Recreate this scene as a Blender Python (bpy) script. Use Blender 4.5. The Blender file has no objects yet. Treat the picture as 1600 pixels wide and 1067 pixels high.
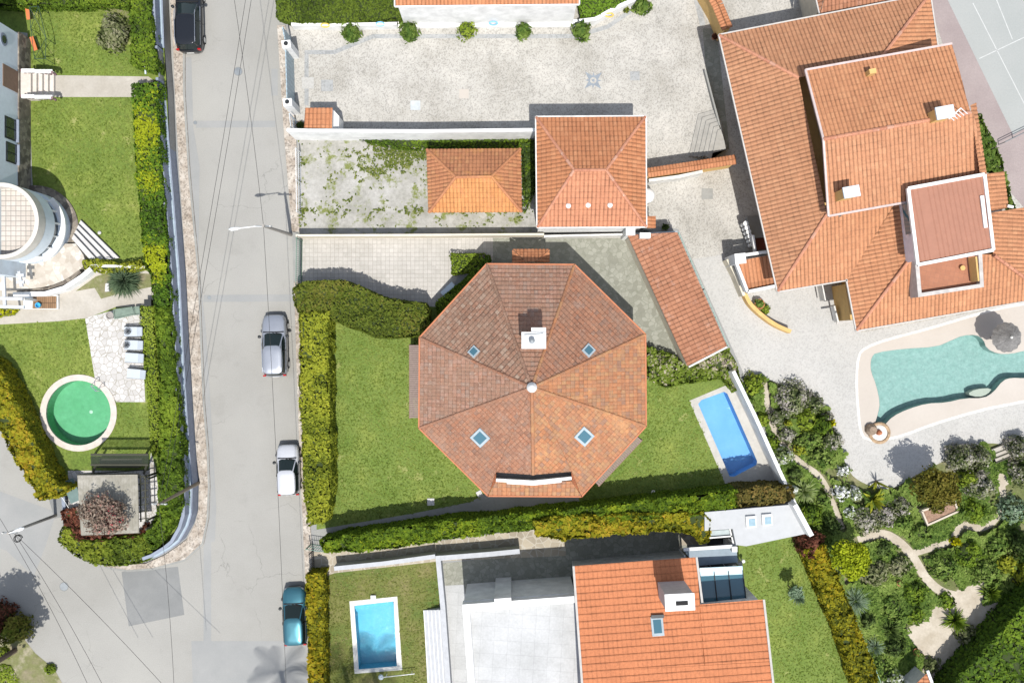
import bpy, math, random
import numpy as np
from mathutils import Vector, Matrix
from mathutils.geometry import tessellate_polygon

# ------------------------------------------------------------------ camera, light, exposure
H, S, CX, CY = 64.0, 22.0, 800.0, 533.5      # camera height (m), pixels per metre on the ground
sc = bpy.context.scene
C = bpy.context.collection
cam = bpy.data.cameras.new("camera"); cam_o = bpy.data.objects.new("camera", cam); C.objects.link(cam_o)
cam_o.location = (0, 0, H); cam.sensor_width = 36; cam.lens = 36*S*H/1600; cam.clip_end = 2000; cam.clip_start = .5
sc.camera = cam_o
SUN_EL, SUN_AZ = math.radians(66), math.radians(9)      # azimuth measured east of south
w = bpy.data.worlds.new("World"); sc.world = w; w.use_nodes = True
nt = w.node_tree; bg = nt.nodes["Background"]
sky = nt.nodes.new("ShaderNodeTexSky"); sky.sky_type = 'NISHITA'; sky.sun_disc = False
sky.sun_elevation = SUN_EL; sky.sun_rotation = math.pi - SUN_AZ
hs = nt.nodes.new("ShaderNodeHueSaturation"); hs.inputs["Saturation"].default_value = .6   # thin cloud pales the sky
nt.links.new(sky.outputs[0], hs.inputs["Color"]); nt.links.new(hs.outputs[0], bg.inputs[0]); bg.inputs[1].default_value = 0.15
sl = bpy.data.lights.new("sun", 'SUN'); sl.energy = 4.1; sl.angle = math.radians(.5); sl.color = (1, .965, .91)
so = bpy.data.objects.new("sun", sl); C.objects.link(so)
sd = Vector((math.cos(SUN_EL)*math.sin(SUN_AZ), -math.cos(SUN_EL)*math.cos(SUN_AZ), math.sin(SUN_EL)))
so.rotation_euler = sd.to_track_quat('Z', 'Y').to_euler(); so.location = sd*90
sc.view_settings.view_transform = 'Standard'; sc.view_settings.look = 'None'
sc.view_settings.exposure = 0.40; sc.view_settings.gamma = 1
sc.cycles.max_bounces = 6; sc.cycles.transparent_max_bounces = 8; sc.cycles.diffuse_bounces = 3

RN = np.random.default_rng(7); random.seed(7)
def P(px, py, z=0.0):
    k = (H-z)/H/S
    return Vector(((px-CX)*k, (CY-py)*k, z))
def PL(pts, z): return [P(p[0], p[1], z) for p in pts]

# ------------------------------------------------------------------ materials
MATS = {}
def srgb(r, g, b):
    f = lambda c: ((c/255)/12.92 if c/255 <= .04045 else ((c/255+.055)/1.055)**2.4)
    return (f(r), f(g), f(b))
class NT:
    def __init__(s, name):
        s.m = bpy.data.materials.new(name); s.m.use_nodes = True; s.t = s.m.node_tree
        s.b = s.t.nodes["Principled BSDF"]; s.x = None
    def n(s, typ, **kw):
        nd = s.t.nodes.new(typ)
        for k, v in kw.items():
            if k.startswith('i_'): nd.inputs[k[2:].replace('_', ' ')].default_value = v
            else: setattr(nd, k, v)
        return nd
    def l(s, a, b): s.t.links.new(a, b)
    def co(s):
        if s.x is None: s.x = s.n("ShaderNodeNewGeometry").outputs["Position"]
        return s.x
    def noise(s, scale, detail=3, rough=.6, vec=None):
        q = s.n("ShaderNodeTexNoise", i_Scale=scale, i_Detail=detail, i_Roughness=rough); s.l(vec or s.co(), q.inputs["Vector"]); return q.outputs["Fac"]
    def ramp(s, fac, stops):
        r = s.n("ShaderNodeValToRGB"); e = r.color_ramp.elements
        while len(e) < len(stops): e.new(.5)
        for i, (p, c) in enumerate(stops): e[i].position = p; e[i].color = (c[0], c[1], c[2], 1)
        s.l(fac, r.inputs[0]); return r.outputs[0]
    def mix(s, fac, a, b, mode='MIX'):
        q = s.n("ShaderNodeMix", data_type='RGBA', blend_type=mode)
        for v, i in ((fac, 0), (a, 6), (b, 7)):
            if hasattr(v, 'links'): s.l(v, q.inputs[i])
            elif i == 0: q.inputs[0].default_value = v
            else: q.inputs[i].default_value = (v[0], v[1], v[2], 1)
        return q.outputs[2]
    def bump(s, h, strength=.4, dist=.02):
        q = s.n("ShaderNodeBump", i_Strength=strength, i_Distance=dist); s.l(h, q.inputs["Height"]); s.l(q.outputs[0], s.b.inputs["Normal"])
    def out(s, col, rough=.85, spec=.3, metal=0):
        if hasattr(col, 'links'): s.l(col, s.b.inputs["Base Color"])
        else: s.b.inputs["Base Color"].default_value = (col[0], col[1], col[2], 1)
        s.b.inputs["Roughness"].default_value = rough; s.b.inputs["Specular IOR Level"].default_value = spec
        s.b.inputs["Metallic"].default_value = metal
        return s.m
def plain(name, c, rough=.7, metal=0, var=.12, sc_=2.5, spec=.3):
    """painted / bare surface with faint uneven weathering"""
    if name in MATS: return MATS[name]
    t = NT(name); f = t.noise(sc_, 5, .65)
    a = tuple(min(1, x*(1+var)) for x in c); b = tuple(x*(1-var) for x in c)
    MATS[name] = t.out(t.ramp(f, [(.3, b), (.7, a)]), rough, spec, metal); return MATS[name]
def mottle(name, c1, c2, c3=None, cracks=False, big=.25, fine=9.0, fineamt=.25, rough=.9, bump=.3, cell=None, cellamt=.3, blotch=None):
    t = NT(name); f = t.noise(big, 5, .62)
    col = t.ramp(f, [(.32, c1), (.52, c3 or tuple((x+y)/2 for x, y in zip(c1, c2))), (.7, c2)])
    g = t.noise(fine, 3, .7)
    col = t.mix(fineamt, col, t.ramp(g, [(.3, (.35, .35, .35)), (.7, (1, 1, 1))]), 'MULTIPLY')
    if cell:
        v = t.n("ShaderNodeTexVoronoi", i_Scale=cell); t.l(t.co(), v.inputs["Vector"])
        bw = t.n("ShaderNodeRGBToBW"); t.l(v.outputs["Color"], bw.inputs[0])
        col = t.mix(cellamt, col, t.ramp(bw.outputs[0], [(.2, (.3, .29, .28)), (.5, (.95, .93, .9)), (.8, (1, 1, 1))]), 'MULTIPLY')
    if blotch:
        bf = t.noise(blotch[0], 6, .7)
        col = t.mix(t.ramp(bf, [(blotch[2], (0, 0, 0)), (blotch[2]+.08, (1, 1, 1))]), col, blotch[1])
    if cracks:     # wandering hairline cracks and old stains in the surface
        wv = t.n("ShaderNodeVectorMath", operation='ADD'); wn = t.n("ShaderNodeTexNoise", i_Scale=1.2, i_Detail=4); t.l(t.co(), wn.inputs["Vector"]); t.l(t.co(), wv.inputs[0]); t.l(wn.outputs["Color"], wv.inputs[1])
        cv = t.n("ShaderNodeTexVoronoi", feature='DISTANCE_TO_EDGE', i_Scale=.23); t.l(wv.outputs[0], cv.inputs["Vector"])
        line = t.ramp(cv.outputs["Distance"], [(.001, (1, 1, 1)), (.0045, (0, 0, 0))]); msk = t.ramp(t.noise(.16, 3), [(.5, (0, 0, 0)), (.6, (.75, .75, .75))])
        col = t.mix(t.mix(1.0, line, msk, 'MULTIPLY'), col, tuple(x*.55 for x in c1))
        col = t.mix(t.ramp(t.noise(.55, 7, .75), [(.56, (0, 0, 0)), (.7, (.3, .3, .3))]), col, tuple(x*.72 for x in c1))
    t.bump(g, bump, .02); return t.out(col, rough)
def grid_mat(name, c1, c2, line, sx, sy, rot=0., lw=.02, big=.3, off=0.):
    t = NT(name); mp = t.n("ShaderNodeMapping"); mp.inputs["Rotation"].default_value = (0, 0, rot); t.l(t.co(), mp.inputs[0])
    br = t.n("ShaderNodeTexBrick", offset=off, i_Scale=1.0); br.inputs["Mortar Size"].default_value = lw; br.inputs["Brick Width"].default_value = sx
    br.inputs["Row Height"].default_value = sy; br.inputs["Color1"].default_value = (*c1, 1); br.inputs["Color2"].default_value = (*c2, 1)
    br.inputs["Mortar"].default_value = (*line, 1); t.l(mp.outputs[0], br.inputs[0])
    col = t.mix(.5, br.outputs[0], t.ramp(t.noise(big, 5, .65), [(.3, (.6, .6, .58)), (.65, (1, 1, 1))]), 'MULTIPLY')
    col = t.mix(.2, col, t.ramp(t.noise(8, 3), [(.3, (.5, .5, .5)), (.7, (1, 1, 1))]), 'MULTIPLY')
    return t.out(col, .85)
def crazy(name, c1, c2, line, scale, lw=.06, rough=.85, c3=None):
    t = NT(name); v = t.n("ShaderNodeTexVoronoi", feature='DISTANCE_TO_EDGE', i_Scale=scale); t.l(t.co(), v.inputs["Vector"])
    vc = t.n("ShaderNodeTexVoronoi", i_Scale=scale); t.l(t.co(), vc.inputs["Vector"])
    bw = t.n("ShaderNodeRGBToBW"); t.l(vc.outputs["Color"], bw.inputs[0])
    stops = [(.25, c1), (.75, c2)] if not c3 else [(.2, c1), (.5, c3), (.8, c2)]
    base = t.mix(.35, t.ramp(bw.outputs[0], stops), t.ramp(t.noise(1.2, 5, .7), [(.3, (.55, .55, .53)), (.7, (1, 1, 1))]), 'MULTIPLY')
    col = t.mix(t.ramp(v.outputs["Distance"], [(lw*.4, (0, 0, 0)), (lw, (1, 1, 1))]), line, base)
    t.bump(v.outputs["Distance"], .3, .02); return t.out(col, rough)
def roofmat(name, cols, patch=None, ridge=False, patchamt=.5, psc=.5, var=.55, chan=.68, lap=.75, speck=0.):
    """clay tiles: every tile its own shade (UV counts tiles), lichen patches on top"""
    t = NT(name); uv = t.n("ShaderNodeUVMap"); fl = t.n("ShaderNodeVectorMath", operation='FLOOR'); t.l(uv.outputs[0], fl.inputs[0])
    wn = t.n("ShaderNodeTexWhiteNoise", noise_dimensions='3D'); t.l(fl.outputs[0], wn.inputs["Vector"])
    n = len(cols); col = t.ramp(wn.outputs["Value"], [(i/max(1, n-1)*.9+.05, c) for i, c in enumerate(cols)])
    mean = tuple(sum(c[i] for c in cols)/n for i in range(3)); col = t.mix(var, mean, col)
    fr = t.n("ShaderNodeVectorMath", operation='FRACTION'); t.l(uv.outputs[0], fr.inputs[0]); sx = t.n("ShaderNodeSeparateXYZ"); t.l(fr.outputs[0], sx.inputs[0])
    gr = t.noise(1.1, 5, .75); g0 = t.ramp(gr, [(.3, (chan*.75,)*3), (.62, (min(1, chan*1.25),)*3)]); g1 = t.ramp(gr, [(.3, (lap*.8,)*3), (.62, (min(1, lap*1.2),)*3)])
    col = t.mix(t.ramp(sx.outputs[0], [(.16, (1, 1, 1)), (.19, (0, 0, 0)), (.82, (0, 0, 0)), (.85, (1, 1, 1))]), col, t.mix(1.0, col, g0, 'MULTIPLY'))  # tile channels: valley shade painted in as darker stripes
    col = t.mix(t.ramp(sx.outputs[1], [(.2, (1, 1, 1)), (.3, (0, 0, 0))]), col, t.mix(1.0, col, g1, 'MULTIPLY'))  # tile laps: shade of the risers painted in as a darker band
    sp = t.noise(5.5, 5, .8); col = t.mix(.5, col, t.ramp(sp, [(.32, (.66, .66, .64)), (.5, (1, 1, 1)), (.68, (1.25, 1.22, 1.18))]), 'MULTIPLY')
    big = t.noise(.45, 6, .7)
    col = t.mix(.4, col, t.ramp(big, [(.3, (.62, .6, .6)), (.68, (1, 1, 1))]), 'MULTIPLY')
    if patch:
        col = t.mix(t.ramp(t.noise(psc, 8, .78), [(patchamt, (0, 0, 0)), (patchamt+.12, (.85, .85, .85))]), col, patch)
    if speck:      # pale and dark lichen flecks
        col = t.mix(t.ramp(t.noise(7.5, 6, .8), [(.56, (0, 0, 0)), (.64, (speck,)*3)]), col, (.46, .36, .27))
        col = t.mix(t.ramp(t.noise(9.5, 6, .8), [(.36, (speck,)*3), (.44, (0, 0, 0))]), col, (.15, .085, .055))
        col = t.mix(t.ramp(t.noise(.8, 4, .7), [(.4, (speck*.5,)*3), (.6, (0, 0, 0))]), col, (.26, .17, .12))
    g = t.noise(14, 4, .7); col = t.mix(.3, col, t.ramp(g, [(.3, (.5, .48, .46)), (.65, (1, 1, 1))]), 'MULTIPLY')
    t.bump(g, .3, .01); return t.out(col, .8)
def leafmat(name, stops, transl=.25):
    t = NT(name); a = t.n("ShaderNodeAttribute", attribute_name="tint")
    n = len(stops); col = t.ramp(a.outputs["Fac"], [(i/(n-1), c) for i, c in enumerate(stops)])
    col = t.mix(.35, col, t.ramp(t.noise(1.3, 3, .6), [(.3, (.55, .6, .5)), (.7, (1, 1, 1))]), 'MULTIPLY')
    t.l(col, t.b.inputs["Base Color"]); t.b.inputs["Roughness"].default_value = .75; t.b.inputs["Specular IOR Level"].default_value = .15
    tr = t.n("ShaderNodeBsdfTranslucent"); t.l(col, tr.inputs[0]); mx = t.n("ShaderNodeMixShader", i_Fac=transl)
    t.l(t.b.outputs[0], mx.inputs[1]); t.l(tr.outputs[0], mx.inputs[2]); t.l(mx.outputs[0], t.t.nodes["Material Output"].inputs[0])
    return t.m
def watermat(name, tint):
    t = NT(name); t.t.nodes.remove(t.b)
    gl = t.n("ShaderNodeBsdfGlossy", i_Roughness=.04); tp = t.n("ShaderNodeBsdfTransparent"); tp.inputs[0].default_value = (*tint, 1)
    fr = t.n("ShaderNodeFresnel", i_IOR=1.33); bp = t.n("ShaderNodeBump", i_Strength=.6, i_Distance=.06)
    t.l(t.noise(3.5, 3, .6), bp.inputs["Height"]); t.l(bp.outputs[0], gl.inputs["Normal"]); t.l(bp.outputs[0], fr.inputs["Normal"])
    mx = t.n("ShaderNodeMixShader"); t.l(fr.outputs[0], mx.inputs[0]); t.l(tp.outputs[0], mx.inputs[1]); t.l(gl.outputs[0], mx.inputs[2])
    t.l(mx.outputs[0], t.t.nodes["Material Output"].inputs[0]); return t.m

asphalt = mottle("pale_asphalt", (.275, .268, .245), (.34, .332, .305), (.312, .305, .282), big=.1, fine=16, fineamt=.25, bump=.15, cracks=True)
asphalt_dk = mottle("patched_asphalt", (.185, .19, .187), (.235, .238, .232), big=.5, fine=25, fineamt=.25, bump=.15)
asphalt_md = mottle("grey_asphalt", (.255, .26, .255), (.30, .30, .29), big=.4, fine=25, fineamt=.2, bump=.15)
cobble = mottle("beige_cobbles", (.30, .25, .20), (.56, .52, .46), (.43, .38, .325), big=1.3, fine=5, fineamt=.25, cell=10, cellamt=.6)
cobble_yard = mottle("white_grey_cobbles", (.34, .325, .29), (.50, .48, .44), (.43, .415, .38), big=.3, fine=2.2, fineamt=.16, cell=13, cellamt=.42)
cobble_white = mottle("white_cobbles", (.40, .395, .375), (.46, .45, .43), big=.2, fine=4, fineamt=.12, cell=13, cellamt=.22)
cobble_band = mottle("blue_grey_cobbles", (.30, .31, .31), (.38, .385, .38), big=.8, fine=5, fineamt=.2, cell=8, cellamt=.3)
weedy = mottle("weedy_concrete", (.27, .265, .23), (.43, .42, .395), (.36, .35, .32), big=.6, fine=4, fineamt=.4, blotch=(.9, (.15, .17, .05), .53))
concrete = mottle("old_concrete", (.36, .33, .28), (.45, .42, .37), big=.5, fine=6, fineamt=.2)
concrete_gr = mottle("grey_concrete", (.24, .24, .225), (.31, .31, .29), big=.5, fine=6, fineamt=.2)
lawn_m = mottle("lawn_grass", (.135, .20, .034), (.24, .28, .058), (.178, .234, .043), big=.4, fine=7, fineamt=.75, blotch=(.8, (.25, .26, .09), .60), bump=.6)
lawn2_m = mottle("lush_lawn", (.13, .20, .033), (.235, .282, .058), (.172, .236, .048), big=.5, fine=7, fineamt=.75, blotch=(.7, (.25, .26, .09), .60), bump=.6)
lawn_dry = mottle("dry_lawn", (.10, .155, .03), (.24, .21, .09), (.16, .175, .045), big=.45, fine=7, fineamt=.7, bump=.6)
soil = mottle("garden_soil", (.10, .13, .035), (.30, .26, .17), (.16, .17, .07), big=.6, fine=5, fineamt=.5)
earth = mottle("bare_earth", (.26, .22, .15), (.40, .35, .27), (.17, .18, .07), big=.7, fine=5, fineamt=.4)
path_dirt = mottle("sandy_path", (.37, .32, .245), (.52, .47, .39), big=.8, fine=6, fineamt=.25)
tile_patio = grid_mat("pale_patio_tiles", (.43, .41, .375), (.49, .465, .43), (.32, .30, .27), .3, .3, 0, .014, .5)
stone_grey = crazy("mossy_stone_paving", (.225, .225, .185), (.295, .295, .25), (.185, .19, .15), 3.2, .05)
crazy_white = crazy("pale_crazy_paving", (.45, .435, .415), (.57, .555, .54), (.29, .27, .23), 2.7, .06)
flag = crazy("cream_flagstones", (.42, .37, .31), (.60, .56, .50), (.42, .38, .32), 2.9, .05)
crazy_tan = crazy("tan_crazy_paving", (.30, .26, .20), (.40, .35, .27), (.42, .39, .33), 1.9, .05)
pale_slab = grid_mat("pale_slabs", (.455, .46, .46), (.48, .485, .485), (.38, .385, .385), .9, .9, .06, .012, .5)
pale_step = plain("pale_stone", (.48, .47, .46), .8)
white = plain("white_render", (.68, .68, .665), .85, var=.16, sc_=1.3)
white_w = plain("weathered_white_render", (.58, .57, .54), .85, var=.22)
blue_white = plain("pale_blue_render", (.60, .66, .71), .8, var=.06)
cream = plain("cream_render", (.58, .53, .43), .85, var=.12)
yellow_w = plain("ochre_render", (.55, .36, .14), .85, var=.1)
slate = plain("slate_blue_paint", (.22, .25, .31), .7, var=.12)
coping_b = plain("blue_grey_coping", (.30, .365, .41), .75)
ledge_m = plain("pale_blue_coping", (.50, .57, .62), .7)
metal_w = plain("white_metal", (.70, .71, .71), .45, .2)
gutter_m = plain("pale_gutter", (.44, .42, .39), .6)
grey_metal = plain("grey_metal", (.26, .28, .29), .45, .5)
dark = plain("dark_metal", (.03, .033, .035), .5, .2)
green_fence = plain("green_metal", (.10, .19, .14), .5)
teal_gate = plain("blue_grey_gate_paint", (.30, .38, .42), .5)
wood = plain("brown_timber", (.20, .13, .09), .8, sc_=6)
wood_grey = plain("grey_timber_slats", (.22, .165, .145), .8, sc_=6)
wood_dark = plain("dark_stained_timber", (.045, .045, .03), .7)
terra = plain("terracotta", (.42, .16, .08), .8)
terra_floor = grid_mat("terracotta_floor_tiles", (.34, .15, .09), (.38, .17, .10), (.28, .14, .09), .3, .3, .2, .008)
stone_clad = crazy("stone_cladding", (.13, .11, .09), (.30, .26, .21), (.16, .14, .12), 3.0, .05)
rubber = plain("black_rubber", (.015, .015, .015), .8)
chrome = plain("silver_trim", (.6, .62, .65), .2, .9)
pole_w = plain("grey_concrete_pole", (.30, .28, .25), .85)
pole_wood = plain("weathered_timber_pole", (.22, .18, .13), .9)
wire_m = plain("black_cable", (.02, .02, .02), .6)
def glassy(name, c, rough=.06, spec=.8): return plain(name, c, rough, 0, .02, 1, spec)
glass_d = glassy("dark_window_glass", (.02, .03, .035)); glass_b = glassy("blue_glass", (.05, .13, .17)); glass_g = glassy("green_tinted_glass", (.012, .02, .02), .05, .35)
red_sheet = plain("red_metal_sheet", (.315, .15, .10), .6, .0, .06)
court_m = mottle("grey_green_court", (.30, .315, .305), (.34, .35, .34), big=.15, fine=9, fineamt=.12)
court_edge = mottle("mauve_court_surround", (.27, .225, .22), (.33, .28, .27), big=.4, fine=8, fineamt=.2)
paint_line = plain("worn_white_line", (.45, .46, .45), .8)
beach_m = mottle("smooth_beige_render", (.42, .38, .335), (.46, .42, .375), big=.3, fine=5, fineamt=.06, bump=.1)
pool_turq = mottle("turquoise_pool_floor", (.27, .38, .36), (.36, .46, .445), big=2.5, fine=7, fineamt=.4, bump=.2)  # floor mottling imitates light rippling through the water
pool_blue = mottle("blue_pool_liner", (.20, .38, .62), (.26, .45, .69), big=.5, fine=3, fineamt=.05, bump=.1)
pool_cyan = mottle("cyan_pool_tiles", (.15, .42, .55), (.23, .50, .62), big=.7, fine=5, fineamt=.08, bump=.1)
pool_green = mottle("green_pool_floor", (.15, .34, .20), (.20, .40, .26), big=.8, fine=3, fineamt=.25, bump=.1)
O1, O2, O3, O4 = (.44, .15, .07), (.52, .20, .10), (.38, .125, .06), (.58, .25, .135)
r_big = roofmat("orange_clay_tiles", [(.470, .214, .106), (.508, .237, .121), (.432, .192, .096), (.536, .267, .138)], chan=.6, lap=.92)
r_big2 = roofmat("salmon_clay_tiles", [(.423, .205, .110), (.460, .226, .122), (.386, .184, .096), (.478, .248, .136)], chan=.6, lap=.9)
r_ridge = roofmat("mortared_ridge_tiles", [(.46, .21, .13), (.54, .26, .16), (.42, .18, .11), (.56, .36, .27)], (.58, .50, .42), patchamt=.6, psc=2.2, var=1, chan=1, lap=1)
r_gar = roofmat("red_orange_clay_tiles", [(.461, .190, .090), (.508, .220, .104), (.423, .168, .077), (.526, .247, .125)])
r_hut = roofmat("lichened_orange_tiles", [(.44, .185, .09), (.50, .225, .11), (.38, .155, .08), (.50, .25, .12)], (.50, .24, .08), patchamt=.52)
r_red = roofmat("faded_red_tiles", [(.361, .161, .089), (.396, .182, .102), (.327, .141, .077), (.430, .210, .124)], (.44, .29, .235), patchamt=.56, var=.7)
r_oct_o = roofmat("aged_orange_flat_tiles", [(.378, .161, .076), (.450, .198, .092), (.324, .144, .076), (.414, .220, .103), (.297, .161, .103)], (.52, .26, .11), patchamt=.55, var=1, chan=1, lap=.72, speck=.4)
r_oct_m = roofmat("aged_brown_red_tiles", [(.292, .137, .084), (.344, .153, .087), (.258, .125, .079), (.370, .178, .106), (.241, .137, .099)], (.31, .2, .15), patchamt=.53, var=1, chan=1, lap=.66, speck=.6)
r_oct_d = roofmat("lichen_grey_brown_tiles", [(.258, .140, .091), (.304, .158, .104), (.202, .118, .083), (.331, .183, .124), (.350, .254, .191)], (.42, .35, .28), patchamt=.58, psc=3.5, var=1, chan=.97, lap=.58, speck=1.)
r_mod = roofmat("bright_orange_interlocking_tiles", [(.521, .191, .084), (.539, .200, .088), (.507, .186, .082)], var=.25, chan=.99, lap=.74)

# leaves
G = dict(
 hedge=leafmat("green_hedge_leaves", [(.035, .065, .008), (.10, .165, .014), (.18, .25, .022)]),
 lime=leafmat("yellow_green_leaves", [(.09, .12, .012), (.25, .28, .025), (.36, .37, .035)]),
 gold=leafmat("golden_leaves", [(.08, .10, .01), (.28, .27, .015), (.42, .28, .025)]),
 rust=leafmat("rusty_leaves", [(.07, .085, .01), (.27, .25, .012), (.38, .25, .015)]),
 dark=leafmat("dark_green_leaves", [(.025, .045, .012), (.07, .11, .025), (.13, .18, .05)]),
 olive=leafmat("olive_brown_leaves", [(.05, .07, .01), (.11, .145, .016), (.17, .16, .03)]),
 lav=leafmat("grey_mauve_flowering_leaves", [(.05, .08, .02), (.18, .21, .08), (.32, .31, .24), (.48, .43, .42)]),
 garden=leafmat("mixed_garden_leaves", [(.055, .105, .018), (.145, .22, .04), (.26, .33, .085)]),
 white=leafmat("white_blossom_leaves", [(.05, .10, .015), (.12, .20, .03), (.30, .35, .15), (.80, .80, .82)]),
 grey=leafmat("silver_blue_leaves", [(.06, .11, .06), (.17, .25, .15), (.32, .40, .29)]),
 red=leafmat("dark_red_leaves", [(.05, .025, .015), (.16, .055, .035), (.26, .10, .06)]),
 pink=leafmat("dry_twigs_and_pink_blossom", [(.10, .07, .055), (.26, .19, .15), (.36, .29, .23), (.62, .05, .09)]),
 yellow=leafmat("yellow_flowering_leaves", [(.12, .17, .01), (.45, .45, .01), (.68, .60, .01)]),
 bush=leafmat("olive_grey_leaves", [(.07, .09, .03), (.17, .19, .08), (.28, .27, .17)]),
 moss=leafmat("bright_moss_leaves", [(.10, .15, .012), (.20, .27, .025), (.30, .36, .05)]),
 palm=leafmat("palm_leaves", [(.03, .06, .02), (.08, .13, .04), (.14, .20, .06)]),
)
core_m = plain("inner_twigs", (.035, .05, .015), .95); core_red = plain("inner_red_twigs", (.05, .03, .02), .95)
bark = plain("bark", (.16, .12, .09), .95)

# ------------------------------------------------------------------ object helpers
WL = {}
def tag(o, label=None, cat=None, group=None, kind=None):
    if label: o['label'] = label
    if cat: o['category'] = cat
    if group: o['group'] = group
    if kind: o['kind'] = kind
    return o
def thing(name, label, cat, loc, group=None, rz=0):
    o = bpy.data.objects.new(name, None); C.objects.link(o); o.location = loc; o.rotation_euler = (0, 0, rz); o.empty_display_size = .2
    WL[o.name] = Vector(loc); return tag(o, label, cat, group)
class MB:
    """collects geometry (world coordinates), becomes one mesh object"""
    def __init__(s): s.v = []; s.f = []; s.mi = []; s.uv = None; s.smooth = False; s.leaf = None
    def add(s, v, f, mi=0):
        b = len(s.v); s.v += [tuple(p) for p in v]; s.f += [tuple(i+b for i in q) for q in f]; s.mi += [mi]*len(f); return s
    def prism(s, poly, z0, z1, mi=0, mtop=None, bottom=True):
        """poly = xy points; walls + flat top"""
        n = len(poly)
        if sum(poly[i][0]*poly[(i+1) % n][1]-poly[(i+1) % n][0]*poly[i][1] for i in range(n)) < 0: poly = poly[::-1]
        v = [(p[0], p[1], z0) for p in poly]+[(p[0], p[1], z1) for p in poly]
        s.add(v, [(i, (i+1) % n, n+(i+1) % n, n+i) for i in range(n)], mi)
        tr = tessellate_polygon([[Vector((p[0], p[1], 0)) for p in poly]])
        tv = [(p[0], p[1], z1) for p in poly]; tf = []
        for t in tr:
            a, b, c = (poly[i] for i in t)
            tf.append(tuple(t) if (b[0]-a[0])*(c[1]-a[1])-(b[1]-a[1])*(c[0]-a[0]) > 0 else tuple(t[::-1]))
        s.add(tv, tf, mi if mtop is None else mtop)
        if bottom: s.add([(p[0], p[1], z0) for p in poly], [q[::-1] for q in tf], mi)
        return s
    def box(s, c, size, rz=0, mi=0):
        cx, cy, cz = c; sx, sy, sz = size; ca, sa = math.cos(rz), math.sin(rz)
        q = [(cx+x*sx/2*ca-y*sy/2*sa, cy+x*sx/2*sa+y*sy/2*ca) for x, y in ((-1, -1), (1, -1), (1, 1), (-1, 1))]
        return s.prism(q, cz-sz/2, cz+sz/2, mi)
    def bar(s, a, b, wd, ht, mi=0):
        """rectangular bar between two 3D points"""
        a, b = Vector(a), Vector(b); d = (b-a).normalized(); up = Vector((0, 0, 1)) if abs(d.z) < .95 else Vector((0, 1, 0))
        sx = d.cross(up).normalized()*wd/2; sz = sx.cross(d).normalized()*ht/2
        v = [p+i*sx+j*sz for p in (a, b) for i, j in ((-1, -1), (1, -1), (1, 1), (-1, 1))]
        return s.add(v, [(0, 1, 2, 3), (7, 6, 5, 4), (0, 4, 5, 1), (1, 5, 6, 2), (2, 6, 7, 3), (3, 7, 4, 0)], mi)
    def tube(s, pts, r, n=8, mi=0, cap=True, half=False):
        pts = [Vector(p) for p in pts]; rs = r if isinstance(r, (list, tuple)) else [r]*len(pts); v = []; f = []
        for i, p in enumerate(pts):
            d = (pts[min(i+1, len(pts)-1)]-pts[max(i-1, 0)]).normalized(); up = Vector((0, 0, 1)) if abs(d.z) < .9 else Vector((1, 0, 0))
            a = d.cross(up).normalized(); b = a.cross(d).normalized()
            for k in range(n): t = 2*math.pi*k/n; v.append(p+(a*math.cos(t)+b*math.sin(t))*rs[i])
        for i in range(len(pts)-1):
            for k in range(n): f.append((i*n+k, i*n+(k+1) % n, (i+1)*n+(k+1) % n, (i+1)*n+k))
        if cap: f += [tuple(range(n))[::-1], tuple((len(pts)-1)*n+k for k in range(n))]
        return s.add(v, f, mi)
    def lathe(s, c, prof, n=24, mi=0):
        """prof = (radius, z) pairs"""
        v = [(c[0]+r*math.cos(2*math.pi*k/n), c[1]+r*math.sin(2*math.pi*k/n), c[2]+z) for r, z in prof for k in range(n)]
        f = [(i*n+k, i*n+(k+1) % n, (i+1)*n+(k+1) % n, (i+1)*n+k) for i in range(len(prof)-1) for k in range(n)]
        f.append(tuple(range(n))[::-1]); f.append(tuple((len(prof)-1)*n+k for k in range(n)))
        return s.add(v, f, mi)
    def sheet(s, poly, z, holes=(), mi=0):
        loops = [[Vector((p[0], p[1], 0)) for p in poly]]+[[Vector((p[0], p[1], 0)) for p in h] for h in holes]
        fl = [p for l in loops for p in l]; tf = []
        for t in tessellate_polygon(loops):
            a, b, c = (fl[i] for i in t); cr = (b.x-a.x)*(c.y-a.y)-(b.y-a.y)*(c.x-a.x)
            if abs(cr) > 1e-9: tf.append(tuple(t) if cr > 0 else tuple(t[::-1]))
        return s.add([(p.x, p.y, z) for p in fl], tf, mi)
    def build(s, name, mats, parent=None, smooth=False, origin=None):
        mats = mats if isinstance(mats, (list, tuple)) else [mats]
        if not s.v: return None
        v = np.array(s.v, dtype=np.float64)
        if parent is not None: o0 = WL[parent.name]
        elif origin is not None: o0 = Vector(origin)
        else: o0 = Vector((float((v[:, 0].min()+v[:, 0].max())/2), float((v[:, 1].min()+v[:, 1].max())/2), float(v[:, 2].min())))
        v = v-np.array(o0)
        me = bpy.data.meshes.new(name); me.from_pydata([tuple(p) for p in v.tolist()], [], s.f)
        for m in mats: me.materials.append(m)
        if len(mats) > 1: me.polygons.foreach_set("material_index", np.array(s.mi, dtype=np.int32))
        if s.uv is not None: me.uv_layers.new(name="UVMap").data.foreach_set("uv", np.array(s.uv, dtype=np.float32).ravel())
        if smooth: me.polygons.foreach_set("use_smooth", np.ones(len(me.polygons), dtype=bool))
        o = bpy.data.objects.new(name, me); C.objects.link(o)
        if parent is not None: o.parent = parent; WL[o.name] = o0
        else: o.location = o0; WL[o.name] = o0
        return o
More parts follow.
